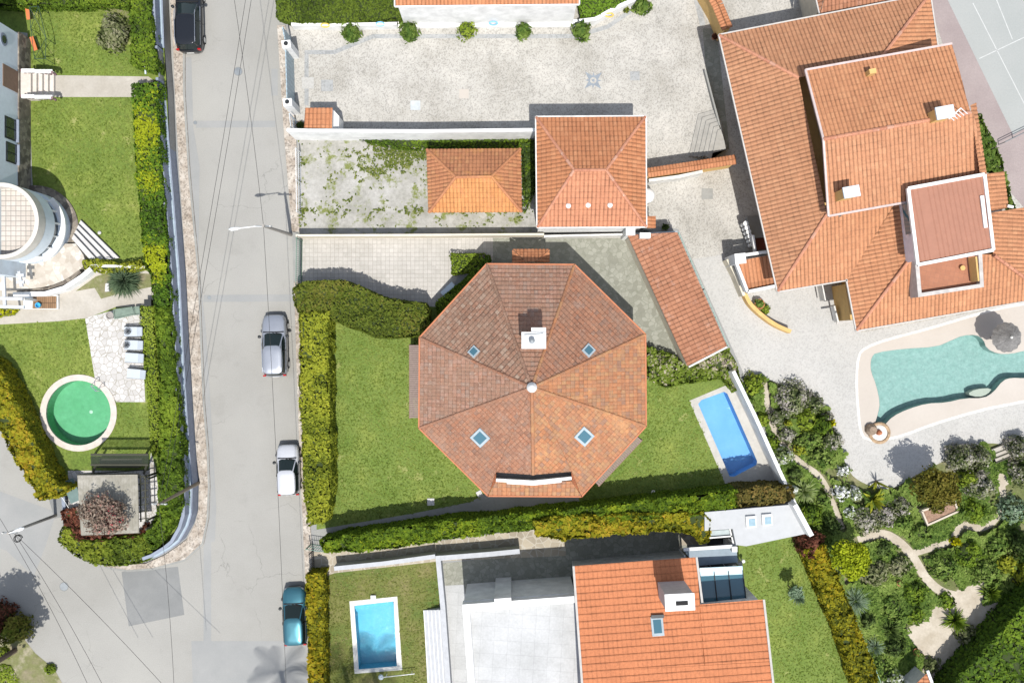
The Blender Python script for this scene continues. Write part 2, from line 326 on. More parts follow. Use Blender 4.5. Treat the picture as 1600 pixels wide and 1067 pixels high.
def copy_tree(o, loc, rz=0, label=None, parent=None):
    c = o.copy(); C.objects.link(c); c.parent = parent
    if parent is None: c.location = loc; c.rotation_euler = (0, 0, rz)
    if label: c['label'] = label
    for ch in o.children: copy_tree(ch, None, 0, None, c)
    return c
def inset(poly, d):
    """offset a polygon inwards by d"""
    pts = [Vector((p[0], p[1])) for p in poly]; n = len(pts)
    ar = sum(pts[i].x*pts[(i+1) % n].y-pts[(i+1) % n].x*pts[i].y for i in range(n)); sg = 1 if ar > 0 else -1; out = []
    for i in range(n):
        a, b, c = pts[i-1], pts[i], pts[(i+1) % n]; d1 = (b-a).normalized(); d2 = (c-b).normalized()
        n1 = Vector((-d1.y, d1.x))*sg; n2 = Vector((-d2.y, d2.x))*sg; m = n1+n2
        m = m/max(.3, m.dot(n1)) if m.length > 1e-6 else n1
        out.append((b.x+m.x*d, b.y+m.y*d))
    return out
def offset_path(pts, d):
    pts = [Vector((p[0], p[1])) for p in pts]; out = []
    for i in range(len(pts)):
        if i == 0: dd = (pts[1]-pts[0]).normalized(); nn = Vector((-dd.y, dd.x))
        elif i == len(pts)-1: dd = (pts[-1]-pts[-2]).normalized(); nn = Vector((-dd.y, dd.x))
        else:
            d1 = (pts[i]-pts[i-1]).normalized(); d2 = (pts[i+1]-pts[i]).normalized(); n1 = Vector((-d1.y, d1.x)); m = n1+Vector((-d2.y, d2.x)); nn = m/max(.4, m.dot(n1))
        out.append((pts[i].x+nn.x*d, pts[i].y+nn.y*d))
    return out
def strip(pts, t0, t1): return offset_path(pts, t0)+offset_path(pts, t1)[::-1]
def smooth_loop(pts, it=2, closed=True):
    for _ in range(it):
        q = []; n = len(pts)
        rng = range(n) if closed else range(n-1)
        if not closed: q.append(pts[0])
        for i in rng:
            a, b = pts[i], pts[(i+1) % n]
            q += [(a[0]*.75+b[0]*.25, a[1]*.75+b[1]*.25), (a[0]*.25+b[0]*.75, a[1]*.25+b[1]*.75)]
        if not closed: q.append(pts[-1])
        pts = q
    return pts
def ground(name, pts, z, m, holes=(), zr=None):
    zr = z if zr is None else zr
    mb = MB().sheet(PL(pts, zr), z, [PL(h, zr) for h in holes])
    return tag(mb.build(name, m), kind='structure')
def wall(name, label, pts, z1, t, m, z0=0., cap=None, capm=None, cat='wall', group=None, zr=None):
    """upright wall along a line seen at its top"""
    w_ = PL(pts, z1 if zr is None else zr)
    if cap:
        o = thing(name, label, cat, (w_[0].x, w_[0].y, z0), group)
        MB().prism(strip(w_, -t/2, t/2), z0, z1-.06).build('masonry', m, o)
        MB().prism(strip(w_, -t/2-cap, t/2+cap), z1-.06, z1).build('coping', capm or m, o); return o
    return tag(MB().prism(strip(w_, -t/2, t/2), z0, z1).build(name, m), label, cat, group)

# tiled roof facet: real courses of barrel or flat tiles, clipped to a convex outline
def facet(pts, tp=.25, row=.4, amp=.045, step=.025, sub=6, mb=None, org=None):
    pts = [Vector(p) for p in pts]; a, b = org or (pts[0], pts[1]); u = (b-a).normalized()
    c = max(pts[2:], key=lambda p: (p-a).cross(u).length); nrm = u.cross(c-a).normalized()
    if nrm.z < 0: nrm = -nrm
    v = nrm.cross(u)
    if v.dot(c-a) < 0: v = -v
    q = [((p-a).dot(u), (p-a).dot(v)) for p in pts]; n = len(q)
    u0, u1 = min(x for x, _ in q), max(x for x, _ in q); v1 = max(y for _, y in q); v0 = min(y for _, y in q)
    nu = max(2, int(math.ceil((u1-u0)/(tp/sub)))); r0 = math.floor(v0/row); nr = int(math.ceil(v1/row))-r0
    us = np.linspace(u0, u1, nu+1)
    lo = np.full(nu+1, 1e9); hi = np.full(nu+1, -1e9)
    for i in range(n):
        (x0, y0), (x1, y1) = q[i], q[(i+1) % n]
        if abs(x1-x0) < 1e-9: 
            k = np.abs(us-x0) < 1e-4; lo[k] = np.minimum(lo[k], min(y0, y1)); hi[k] = np.maximum(hi[k], max(y0, y1)); continue
        k = (us >= min(x0, x1)-1e-6) & (us <= max(x0, x1)+1e-6); y = y0+(us-x0)/(x1-x0)*(y1-y0)
        lo[k] = np.minimum(lo[k], y[k]); hi[k] = np.maximum(hi[k], y[k])
    prof = amp*np.abs(np.sin(np.pi*us/tp))**.8 if amp > .03 else amp*(np.abs(((us/tp) % 1)-.5) < .42)
    mb = mb or MB(); base = len(mb.v); W = 3*nr
    A = np.array(a); U = np.array(u); V = np.array(v); N = np.array(nrm)
    rows = np.arange(nr); vv = np.empty(3*nr); hh = np.empty(3*nr)
    vv[0::3] = (rows+r0)*row; vv[1::3] = (rows+r0+.15)*row; vv[2::3] = (rows+r0+1)*row; hh[0::3] = step; hh[1::3] = step*.85; hh[2::3] = 0.
    cv = np.clip(vv[None, :], lo[:, None], hi[:, None])
    pos = A+us[:, None, None]*U+cv[:, :, None]*V+(prof[:, None]+hh[None, :])[:, :, None]*N
    mb.v += [tuple(p) for p in pos.reshape(-1, 3).tolist()]
    if mb.uv is None: mb.uv = []
    cl = cv.tolist(); row_id = int(abs(a.x*7+a.y*13))*3
    flip = u.cross(v).dot(nrm) < 0
    for i in range(nu):
        tu = (us[i]+us[i+1])/2/tp+1000.
        for j in range(W-1):
            if cl[i][j+1]-cl[i][j] < 1e-5 and cl[i+1][j+1]-cl[i+1][j] < 1e-5 and j % 3 != 2: continue
            if j % 3 == 2 and not (lo[i]-1e-4 < vv[j] < hi[i]+1e-4 or lo[i+1]-1e-4 < vv[j] < hi[i+1]+1e-4): continue
            k = base+i*W+j; fc = (k, k+W, k+W+1, k+1)
            mb.f.append(fc[::-1] if flip else fc); mb.mi.append(0); mb.uv += [(tu, j//3+row_id+(.5 if j % 3 == 1 else .05))]*4
    return mb
def ridge_tiles(pts, parent, m, r=.11, name='ridge_tiles', lift=.03):
    mb = MB()
    for a, b in zip(pts[:-1], pts[1:]):
        a, b = Vector(a), Vector(b); L = (b-a).length; n = max(1, int(L/.42)); 
        for i in range(n):
            p, q = a.lerp(b, i/n), a.lerp(b, min(1, (i+1.12)/n)); mb.tube([p+Vector((0, 0, lift)), q+Vector((0, 0, lift-.012))], [r, r*.86], 8)
    mb.uv = []
    for k, f in enumerate(mb.f): mb.uv += [(k//10+.5, .5)]*len(f)
    return mb.build(name, r_ridge if m in (r_big, r_gar) else m, parent)
def gutters(pts, parent, m=None, wd=.085, closed=True, name='gutter'):
    n = len(pts); ct = WL[parent.name]
    for i in range(n if closed else n-1):
        mb = MB(); a, b = Vector(pts[i]), Vector(pts[(i+1) % n]); d = (b-a).normalized(); s_ = Vector((-d.y, d.x, 0)).normalized()
        if s_.dot((a+b)/2-ct) < 0: s_ = -s_
        mb.bar(a+s_*wd*.6-d*wd*.5+Vector((0, 0, .03)), b+s_*wd*.6+d*wd*.5+Vector((0, 0, .03)), wd, .12); mb.build(name, m or gutter_m, parent)
    return(name, m or gutter_m, parent)

# ------------------------------------------------------------------ foliage
def vnoise(x, y, seed=0):
    xi, yi = np.floor(x), np.floor(y); fx, fy = x-xi, y-yi; fx = fx*fx*(3-2*fx); fy = fy*fy*(3-2*fy)
    h = lambda a, b: (np.sin(a*127.1+b*311.7+seed*17.3)*43758.5453) % 1.0
    return (h(xi, yi)*(1-fx)+h(xi+1, yi)*fx)*(1-fy)+(h(xi, yi+1)*(1-fx)+h(xi+1, yi+1)*fx)*fy
def inpoly(x, y, poly):
    r = np.zeros(len(x), bool); n = len(poly)
    for i in range(n):
        x0, y0 = poly[i][0], poly[i][1]; x1, y1 = poly[(i+1) % n][0], poly[(i+1) % n][1]
        c = ((y0 > y) != (y1 > y)); 
        if y1 != y0: r ^= c & (x < (x1-x0)*(y-y0)/(y1-y0)+x0)
    return r
def cards(pos, nrm, size, tint, asp=1.6, axis=None):
    """one diamond-shaped leaf clump per point"""
    n = len(pos); nrm = nrm/np.linalg.norm(nrm, axis=1)[:, None]
    r = RN.normal(size=(n, 3)) if axis is None else axis
    a = np.cross(nrm, r); a /= np.linalg.norm(a, axis=1)[:, None]+1e-9; b = np.cross(nrm, a)
    s_ = (size*(.7+.6*RN.random(n)))[:, None]
    v = np.stack([pos-a*s_*asp/2, pos-b*s_*.5, pos+a*s_*asp/2, pos+b*s_*.5], 1)
    return v, tint
def leafmesh(name, parts, m, parent=None, core=None, corem=None, kind=None, origin=None):
    """parts = [(v (n,4,3), tint (n))]"""
    V = np.concatenate([p[0] for p in parts]); T = np.concatenate([p[1] for p in parts]); n = len(V)
    cv, cf = (core.v, core.f) if core else ([], [])
    nc = len(cv); vs = np.concatenate([np.array(cv).reshape(-1, 3), V.reshape(-1, 3)])
    if parent is not None: o0 = WL[parent.name]
    else: o0 = Vector(origin) if origin is not None else Vector((float((vs[:, 0].min()+vs[:, 0].max())/2), float((vs[:, 1].min()+vs[:, 1].max())/2), float(vs[:, 2].min())))
    vs = vs-np.array(o0); me = bpy.data.meshes.new(name)
    loops = np.concatenate([np.array([i for f in cf for i in f], dtype=np.int32), np.arange(nc, nc+4*n, dtype=np.int32)])
    tot = np.concatenate([np.array([len(f) for f in cf], dtype=np.int32), np.full(n, 4, dtype=np.int32)])
    me.vertices.add(len(vs)); me.vertices.foreach_set("co", vs.ravel().astype(np.float32))
    me.loops.add(len(loops)); me.loops.foreach_set("vertex_index", loops)
    me.polygons.add(len(tot)); me.polygons.foreach_set("loop_start", np.concatenate([[0], np.cumsum(tot)[:-1]]).astype(np.int32)); me.polygons.foreach_set("loop_total", tot)
    me.materials.append(m)
    if core: me.materials.append(corem or core_m)
    me.polygons.foreach_set("material_index", np.concatenate([np.ones(len(cf)), np.zeros(n)]).astype(np.int32))
    at = me.attributes.new("tint", 'FLOAT', 'FACE'); at.data.foreach_set("value", np.concatenate([np.zeros(len(cf)), np.clip(T, 0, 1)]).astype(np.float32))
    me.update(calc_edges=True); me.validate()
    o = bpy.data.objects.new(name, me); C.objects.link(o)
    if parent is not None: o.parent = parent
    else: o.location = o0
    WL[o.name] = o0
    if kind: o['kind'] = kind
    return o
def hedge(name, label, pts, z1, m, z0=0., size=.13, dens=160, lump=.16, group=None, cat='hedge', tintf=None, side=True, wig=.06, lsc=1.3, slope=0):
    """clipped hedge: outline seen at its top; leafy top and sides around a twiggy core"""
    poly = [(p.x, p.y) for p in PL(pts, z1)]; A = np.array(poly); x0, y0 = A.min(0); x1, y1 = A.max(0)
    ar = abs(sum(poly[i][0]*poly[(i+1) % len(poly)][1]-poly[(i+1) % len(poly)][0]*poly[i][1] for i in range(len(poly))))/2
    N = int((x1-x0)*(y1-y0)*dens); x = RN.uniform(x0-.1, x1+.1, N); y = RN.uniform(y0-.1, y1+.1, N)
    wx = (vnoise(x*2.3, y*2.3, 3)-.5)*.3; wy = (vnoise(x*2.3+40, y*2.3, 4)-.5)*.3
    k = inpoly(x+wx, y+wy, poly); x, y = x[k], y[k]; sd_ = random.random()*50
    hgt = lambda x, y: (vnoise(x*lsc, y*lsc, sd_)-.5)*lump*2+(vnoise(x*lsc*3, y*lsc*3, sd_+1)-.5)*lump*1.2
    z = z1+hgt(x, y)-lump*.5; e = .08
    nx = -(hgt(x+e, y)-hgt(x-e, y))/(2*e); ny = -(hgt(x, y+e)-hgt(x, y-e))/(2*e)
    nr = np.stack([nx, ny, np.ones(len(x))], 1)+RN.normal(size=(len(x), 3))*.42
    z = z-RN.random(len(x))*.10
    t = .5+(vnoise(x*.7, y*.7, sd_+5)-.5)*.7+RN.normal(size=len(x))*.2
    if tintf: t = t+tintf(x, y)
    parts = [cards(np.stack([x, y, z], 1), nr, size, t)]
    if side:
        n = len(poly)
        for i in range(n):
            a = np.array(poly[i]); b = np.array(poly[(i+1) % n]); L = np.linalg.norm(b-a); m_ = int(L*(z1-z0)*dens*.8)
            if m_ < 1: continue
            s_ = RN.random(m_); h_ = RN.random(m_)**.8; p = a+(b-a)*s_[:, None]; d = (b-a)/L; nn = np.array([d[1], -d[0]]); 
            mid = (a+b)/2+nn*.05
            if inpoly(mid[:1], mid[1:2], poly)[0]: nn = -nn
            off = (vnoise(p[:, 0]*2+h_*3, p[:, 1]*2, 9)-.4)*.22
            p = p+nn*off[:, None]; zz = z0+h_*(z1-z0-.1)
            parts.append(cards(np.column_stack([p, zz]), np.column_stack([np.tile(nn, (m_, 1)), np.full(m_, .35)])+RN.normal(size=(m_, 3))*.45, size, .35+RN.normal(size=m_)*.2))
    core = MB().prism(inset(poly, .16), z0, z1-lump-.14)
    return tag(leafmesh(name, parts, m, None, core), label, cat, group)
def dome_pts(n, R, h, seed, lump=.25, spread=.25):
    """points over a lumpy dome of radius R and height h"""
    u = RN.random(n)*2*np.pi; c = RN.random(n)**.75; s_ = np.sqrt(1-c*c)
    k = 1+lump*(vnoise(u*1.6+3, c*3.3, seed)-.5)*2+lump*.5*(vnoise(u*4, c*7, seed+2)-.5)
    rr = (1-spread*RN.random(n)**2)*k; p = np.stack([R*s_*np.cos(u)*rr, R*s_*np.sin(u)*rr, h*c*rr], 1)
    nr = np.stack([s_*np.cos(u)/R, s_*np.sin(u)/R, c/h], 1); nr /= np.linalg.norm(nr, axis=1)[:, None]; return p, nr
def shrub(name, label, px, py, rpx, h, m, z0=0., size=.15, dens=130, cat='shrub', group=None, lump=.3, asp=1.6, stem=True, tint0=.5):
    """rounded shrub seen at half height; lumpy crown of leaf clumps on short stems"""
    R = rpx/S; g = P(px, py, z0+h*.55); o = thing(name, label, cat, (g.x, g.y, z0), group); sd_ = random.random()*90
    n = int(2*math.pi*R*max(R, h*.7)*dens*.9); p, nr = dome_pts(n, R, h, sd_, lump)
    t = tint0+(vnoise(p[:, 0]*1.6+9, p[:, 1]*1.6, sd_)-.5)*.8+RN.normal(size=n)*.22
    p += np.array([g.x, g.y, z0+.02]); core = MB().lathe((g.x, g.y, z0), [(R*.55, 0), (R*.72, h*.3), (R*.55, h*.62), (R*.15, h*.74)], 14)
    leafmesh('foliage', [cards(p, nr+RN.normal(size=(n, 3))*.38, size, t, asp)], m, o, core)
    if stem:
        mb = MB()
        for k in range(3): a = k*2.1+random.random(); mb.tube([(g.x, g.y, z0), (g.x+.3*R*math.cos(a), g.y+.3*R*math.sin(a), z0+h*.5)], [.05, .02], 5)
        mb.build('stem', bark, o)
    return o
def spiky(name, label, px, py, rpx, h, m, z0=0., n=260, wd=.07, cat='plant', group=None, droop=.35, tiers=1):
    """rosette of long narrow blades (agave, yucca, fern)"""
    R = rpx/S; g = P(px, py, z0+h*.4); o = thing(name, label, cat, (g.x, g.y, z0), group)
    u = RN.random(n)*2*np.pi; el = np.radians(RN.uniform(8, 80, n)); L = R*(.75+.35*RN.random(n)); parts = []
    d0 = np.stack([np.cos(u)*np.cos(el), np.sin(u)*np.cos(el), np.sin(el)*h/R], 1); prev = np.tile([g.x, g.y, z0+.1], (n, 1)); sd_ = np.stack([-np.sin(u), np.cos(u), np.zeros(n)], 1)
    t = .45+RN.normal(size=n)*.25; seg = 3
    for s_ in range(seg):
        w0 = wd*(1-.25*s_)*(.6 if s_ == 0 else 1); w1 = wd*(1-.25*(s_+1)) if s_ < seg-1 else .004
        d = d0.copy(); d[:, 2] -= droop*s_*.9; nx = prev+d*(L/seg)[:, None]; nx[:, 2] = np.maximum(nx[:, 2], z0+.03)
        parts.append((np.stack([prev-sd_*w0/2, nx-sd_*w1/2, nx+sd_*w1/2, prev+sd_*w0/2], 1), t+.15*s_)); prev = nx
    leafmesh('leaves', parts, m, o); MB().lathe((g.x, g.y, z0), [(.12, 0), (.1, .15), (.05, .3)], 8).build('stem', bark, o); return o
def tree(name, label, px, py, rpx, zc, hc, m, z0=0., size=.16, dens=90, cat='tree', lump=.35, group=None, gap=0., tint0=.5, trunk_r=.12):
    """tree: tapered trunk with limbs, crown of leaf clumps; (px, py) is the crown centre seen at height zc"""
    R = rpx/S*(H-zc)/H; g = P(px, py, zc); o = thing(name, label, cat, (g.x, g.y, z0), group); sd_ = random.random()*90
    parts = []; K = 11
    for k in range(K):
        a = k*2.4+random.random(); rr = R*.62*math.sqrt((k+.5)/K); c = np.array([g.x+rr*math.cos(a), g.y+rr*math.sin(a), zc-hc*.25+hc*.35*random.random()]); r_ = R*(.36+.16*random.random())
        n = int(2*math.pi*r_*r_*dens*1.3); p, nr = dome_pts(n, r_, r_*.9, sd_+k, lump, .5)
        t = tint0+(random.random()-.5)*.4+RN.normal(size=n)*.2; parts.append(cards(p+c, nr+RN.normal(size=(n, 3))*.6, size, t))
    leafmesh('crown', parts, m, o); mb = MB().tube([(g.x, g.y, z0), (g.x+.05, g.y, z0+(zc-z0)*.5), (g.x, g.y+.05, zc)], [trunk_r, trunk_r*.75, trunk_r*.4], 8)
    for k in range(7): a = k*.9+.3; mb.tube([(g.x, g.y, z0+(zc-z0)*(.5+.05*k)), (g.x+R*.5*math.cos(a), g.y+R*.5*math.sin(a), zc+hc*.1)], [trunk_r*.45, trunk_r*.15], 6)
    mb.build('trunk', bark, o); return o
# ================================================================== THE SETTING
G1 = 1.2      # the garden left of the road is terraced above it
pool_b = [(1091, 631), (1096, 625), (1131.5, 612), (1136.5, 615), (1183, 720), (1182, 726), (1148, 744), (1140, 744)]
pool_c = [(553.6, 946), (615, 939), (620, 1040), (560.7, 1045)]
free_w = smooth_loop([(1362, 558), (1368, 551), (1410, 545), (1463, 542), (1486, 532), (1504, 524), (1526, 523), (1537, 531), (1541, 544), (1559, 553), (1580, 553), (1600, 548), (1650, 540), (1650, 588), (1600, 591), (1580, 590), (1567, 594), (1552, 613), (1537, 622), (1506, 622), (1478, 629), (1448, 630), (1418, 639), (1395, 650), (1381, 665), (1366, 664), (1372, 646), (1375, 629), (1369, 601), (1361, 581), (1360, 568)], 1)
poolr_c, poolr_r = P(123, 645, G1), 50.5/S*(H-G1)/H
circ = lambda c, r, n=48: [(c[0]+r*math.cos(2*math.pi*i/n), c[1]+r*math.sin(2*math.pi*i/n)) for i in range(n)]
holes0 = [PL(h, 0) for h in (pool_b, pool_c, free_w)]
tag(MB().sheet([(-160, -130), (160, -130), (160, 130), (-160, 130)], 0, holes0).build("ground", asphalt_md), kind='structure')
# road and its patches
ground("road", [(262, -700), (445, -700), (445, 30), (441, 40), (447, 200), (461, 366), (458, 440), (468, 700), (477, 860), (486, 1067), (500, 1800), (-700, 1800), (-700, -100), (0, 530), (110, 780), (100, 850), (170, 885), (240, 885), (300, 850), (322, 800), (318, 700), (306, 500), (292, 200), (262, 90)], .004, asphalt)
ground("asphalt_patch", [(190, 893), (278, 885), (288, 960), (201, 978)], .008, asphalt_dk)
ground("asphalt_patch", [(-20, 760), (88, 800), (72, 850), (53, 900), (10, 860), (-20, 850)], .008, asphalt_md)
ground("asphalt_patch", [(299, 1001), (478, 1001), (480, 1090), (302, 1090)], .008, asphalt_md)
ground("asphalt_strip", [(318, 845), (330, 845), (330, 1001), (318, 1001)], .008, asphalt_md)
ground("asphalt_strip", [(306, 189), (430, 189), (430, 199), (306, 200)], .008, asphalt_md)
ground("asphalt_strip", [(318, 461), (458, 460), (458, 471), (318, 472)], .008, asphalt_md)
ground("asphalt_strip", [(290, 90), (299, 90), (302, 200), (312, 260), (310, 400), (322, 520), (330, 650), (338, 790), (336, 845), (318, 850), (322, 790), (318, 700), (306, 500), (291, 200)], .012, asphalt_md)
ground("asphalt_patch", [(424, 108), (434, 108), (434, 150), (424, 150)], .008, asphalt_md)
# pavements with kerbs: left cobbled strip wraps round the corner
kl = [(262, -60), (271, 84), (273, 142), (280, 270), (291, 430), (296, 535), (302, 631), (307, 707), (311, 753), (310, 797), (305, 817), (292, 842), (278, 853), (257, 867), (228, 880), (164, 884)]
kr = [(284, -60), (289, 84), (289, 142), (297, 270), (312, 430), (316, 535), (320, 631), (326, 700), (328, 760), (326, 810), (318, 850), (290, 876), (240, 890), (200, 893), (164, 888)]
o = MB().prism([(p.x, p.y) for p in PL(kl+kr[::-1], .12)], 0, .12); tag(o.build("pavement", cobble), kind='structure')
kb = strip([(p.x, p.y) for p in PL(kr, .1)], -.14, 0); tag(MB().prism(kb, 0, .125).build("kerb", concrete_gr), kind='structure')
def rpave(p, m=cobble):
    tag(MB().prism([(q.x, q.y) for q in PL(p, .1)], 0, .1).build("pavement", m), kind='structure')
rpave([(433, 40), (446, 40), (462, 200), (468, 362), (456, 362), (447, 250), (443, 200)])
rpave([(456, 362), (470, 366), (470, 440), (459, 440)], concrete_gr)
rpave([(459, 440), (470, 440), (478, 700), (487, 860), (497, 1090), (485, 1090), (475, 860), (466, 660)])
concrete_pale = mottle("pale_pool_stone", (.40, .385, .35), (.50, .485, .45), big=.8, fine=5, fineamt=.2)
def skirt(q, z0, z1):
    n = len(q); sg = sum(q[i][0]*q[(i+1) % n][1]-q[(i+1) % n][0]*q[i][1] for i in range(n))
    if sg < 0: q = q[::-1]
    return [(p[0], p[1], z0) for p in q]+[(p[0], p[1], z1) for p in q], [(i, (i+1) % n, n+(i+1) % n, n+i) for i in range(n)]
# terraced garden left of the road: a raised block with a grass top
plat = [(-400, -200), (245, -200), (258, 84), (262, 142), (267, 270), (279, 430), (284, 535), (290, 631), (295, 707), (299, 753), (297, 797), (290, 815), (277, 836), (262, 848), (240, 860), (200, 870), (150, 868), (112, 850), (98, 832), (128, 800), (122, 765), (100, 772), (70, 775), (30, 700), (0, 640), (-400, 0)]
tag(MB().prism([(p.x, p.y) for p in PL(plat, G1)], 0, .05, bottom=False).add(*skirt([(p.x, p.y) for p in PL(plat, G1)], 0, G1)).build("raised_garden", concrete_gr), kind='structure')
tag(MB().sheet([(p.x, p.y) for p in inset(PL(plat, G1), .0)] if 0 else [(p[0], p[1]) for p in inset([(q.x, q.y) for q in PL(plat, G1)], .05)], G1, [circ(poolr_c, poolr_r)]).build("lawn", lawn_m), kind='structure')
ground("garden_path", [(84, 118), (232, 120), (240, 126), (228, 152), (84, 152)], G1+.008, concrete)
ground("stone_border", [(25, 50), (43, 52), (50, 270), (52, 300), (33, 300)], G1+.004, concrete_gr)
ground("bare_strip", [(100, 8), (203, 12), (203, 30), (150, 14), (108, 14)], G1+.004, earth)
ground("garden_path", [(-60, 425), (130, 418), (205, 410), (232, 425), (240, 445), (240, 478), (180, 480), (136, 497), (90, 502), (0, 507), (-60, 507)], G1+.008, concrete)
ground("bare_bed", [(118, 455), (150, 432), (172, 425), (236, 428), (238, 448), (190, 458), (158, 467), (148, 450)], G1+.012, earth)
ground("crazy_paving", [(133, 497), (180, 484), (222, 480), (222, 530), (227, 628), (182, 628), (160, 600), (148, 590)], G1+.012, crazy_white)
ground("crazy_paving", [(236, 706), (243, 730), (249, 780), (242, 812), (217, 835), (108, 838), (106, 735), (232, 735)], G1+.008, crazy_white)
ground("driveway", [(75, 775), (98, 765), (122, 762), (128, 800), (85, 810)], .016, asphalt_dk)
# north: the cobbled court and its stone band
ground("cobbled_yard", [(452, 30), (640, 12), (980, -300), (1900, -300), (1900, 820), (1640, 800), (1400, 770), (1345, 750), (1290, 640), (1230, 598), (1165, 590), (1060, 358), (1010, 352), (1010, 240), (450, 212)], .004, cobble_yard, holes=[free_w])
bandp = [(479, 165), (479, 82), (522, 82), (583, 57), (800, 57), (900, 57), (950, 42), (985, 18)]
tag(MB().sheet(strip([(p.x, p.y) for p in PL(bandp, .008)], -.15, .15), .008).build("paving_band", cobble_band), kind='structure')
tag(MB().sheet(strip([(p.x, p.y) for p in PL([(1084, -20), (1098, 40)], .008)], -.2, .2), .008).build("paving_band", cobble_band), kind='structure')
ground("pale_paving", [(1082, 405), (1128, 398), (1150, 440), (1215, 455), (1322, 430), (1345, 520), (1900, 420), (1900, 820), (1640, 800), (1400, 775), (1345, 770), (1310, 735), (1280, 665), (1225, 610), (1165, 590)], .008, cobble_white, holes=[free_w])
beach = smooth_loop([(1341, 555), (1352, 543), (1387, 530), (1453, 513), (1529, 490), (1574, 479), (1600, 475), (1680, 460), (1680, 612), (1600, 627), (1529, 641), (1453, 664), (1415, 679), (1382, 687), (1352, 687), (1344, 672), (1340, 631), (1338, 593)], 1)
tag(MB().sheet(strip([(p.x, p.y) for p in PL(beach+beach[:1], .02)], -.09, .09), .02).build("pool_rim", white_w), kind='structure')
ground("pool_beach", beach, .014, beach_m, holes=[free_w])
# weedy yard, tiled patio, stone paving, lawns
ground("weedy_yard", [(466, 218), (840, 216), (845, 368), (466, 368)], .008, weedy)
ground("tiled_patio", [(468, 368), (1005, 368), (985, 395), (720, 420), (700, 470), (680, 490), (470, 470)], .008, tile_patio)
ground("stone_paving", [(770, 372), (985, 372), (1082, 565), (1030, 560), (1000, 545), (880, 430), (770, 430)], .012, stone_grey)
ground("lawn", [(490, 470), (690, 480), (1000, 545), (1090, 560), (1150, 580), (1215, 740), (1215, 770), (700, 835), (495, 850)], .010, lawn2_m, holes=[pool_b])
ground("garden_path", [(490, 828), (640, 803), (735, 784), (760, 770), (905, 770), (905, 800), (700, 832), (490, 855)], .016, concrete_gr)
ground("pool_surround", [(1077, 626), (1139, 600), (1162, 615), (1220, 735), (1216, 760), (1136, 762)], .018, concrete_pale, holes=[pool_b])
ground("lawn", [(500, 872), (690, 860), (690, 1090), (500, 1090)], .008, lawn_dry, holes=[pool_c])
ground("stone_path", [(480, 862), (520, 862), (700, 843), (830, 826), (884, 832), (884, 868), (690, 876), (522, 895), (505, 902), (480, 900)], .016, crazy_tan)
ground("stone_paving", [(690, 880), (884, 860), (884, 830), (1060, 822), (1100, 900), (1000, 930), (715, 930), (695, 915)], .012, stone_grey)
ground("pale_paving", [(686, 915), (725, 913), (745, 1090), (694, 1090)], .020, pale_slab)
ground("stone_path", [(1065, 828), (1090, 826), (1090, 850), (1062, 852)], .02, crazy_tan)
ground("lawn", [(1150, 835), (1250, 820), (1300, 850), (1390, 1090), (1150, 1090)], .008, lawn2_m)
ground("pool_surround", [(546, 939), (620.6, 931.6), (628.5, 1046), (554, 1052)], .020, white_w, holes=[pool_c])
ground("garden_ground", smooth_loop([(1160, 580), (1200, 592), (1222, 602), (1285, 622), (1310, 690), (1325, 737), (1347, 755), (1390, 768), (1430, 742), (1475, 720), (1520, 700), (1545, 690), (1590, 700), (1640, 660), (1900, 660), (1900, 1300), (1400, 1300), (1247, 800)], 2), .012, soil)
ground("sandy_clearing", [(1408, 985), (1440, 970), (1450, 950), (1480, 938), (1505, 912), (1540, 905), (1535, 945), (1560, 935), (1590, 910), (1610, 925), (1560, 1000), (1500, 1090), (1425, 1090), (1440, 1030), (1420, 1000)], .020, path_dirt)
PZ = [.024, .028, .032]
for pts, wd in (([(1194, 598), (1200, 640), (1205, 662), (1225, 700), (1250, 722), (1285, 745), (1303, 790), (1316, 826)], .4), ([(1340, 842), (1378, 831), (1405, 845), (1428, 870), (1445, 902), (1470, 925), (1500, 932)], .62), ([(1425, 865), (1450, 857), (1487, 846), (1497, 826), (1507, 818), (1530, 827), (1555, 815), (1569, 782), (1563, 745)], .48)):
    q = smooth_loop([(p.x, p.y) for p in PL(pts, .02)], 2, False); tag(MB().sheet(strip(q, -wd/2, wd/2), PZ.pop()).build("garden_path", path_dirt), kind='structure')
ground("bare_earth", [(-60, 960), (20, 975), (55, 1020), (85, 1045), (110, 1090), (-60, 1090)], .016, earth)
# sports court, top right
ground("court_surround", [(1455, -300), (1900, -300), (1900, 420), (1600, 325), (1570, 290), (1480, 90), (1450, 0)], .010, court_edge)
ground("sports_court", [(1478, -5), (1340, -300), (1900, -300), (1900, 40), (1583, 211)], .014, court_m)
for a, b in (((1520, 5), (1635, 230)), ((1530, 92), (1640, 40)), ((1555, -5), (1582, 62))):
    a, b = P(*a, .02), P(*b, .02); tag(MB().sheet(strip([(a.x, a.y), (b.x, b.y)], -.03, .03), .018).build("court_line", paint_line), kind='structure')
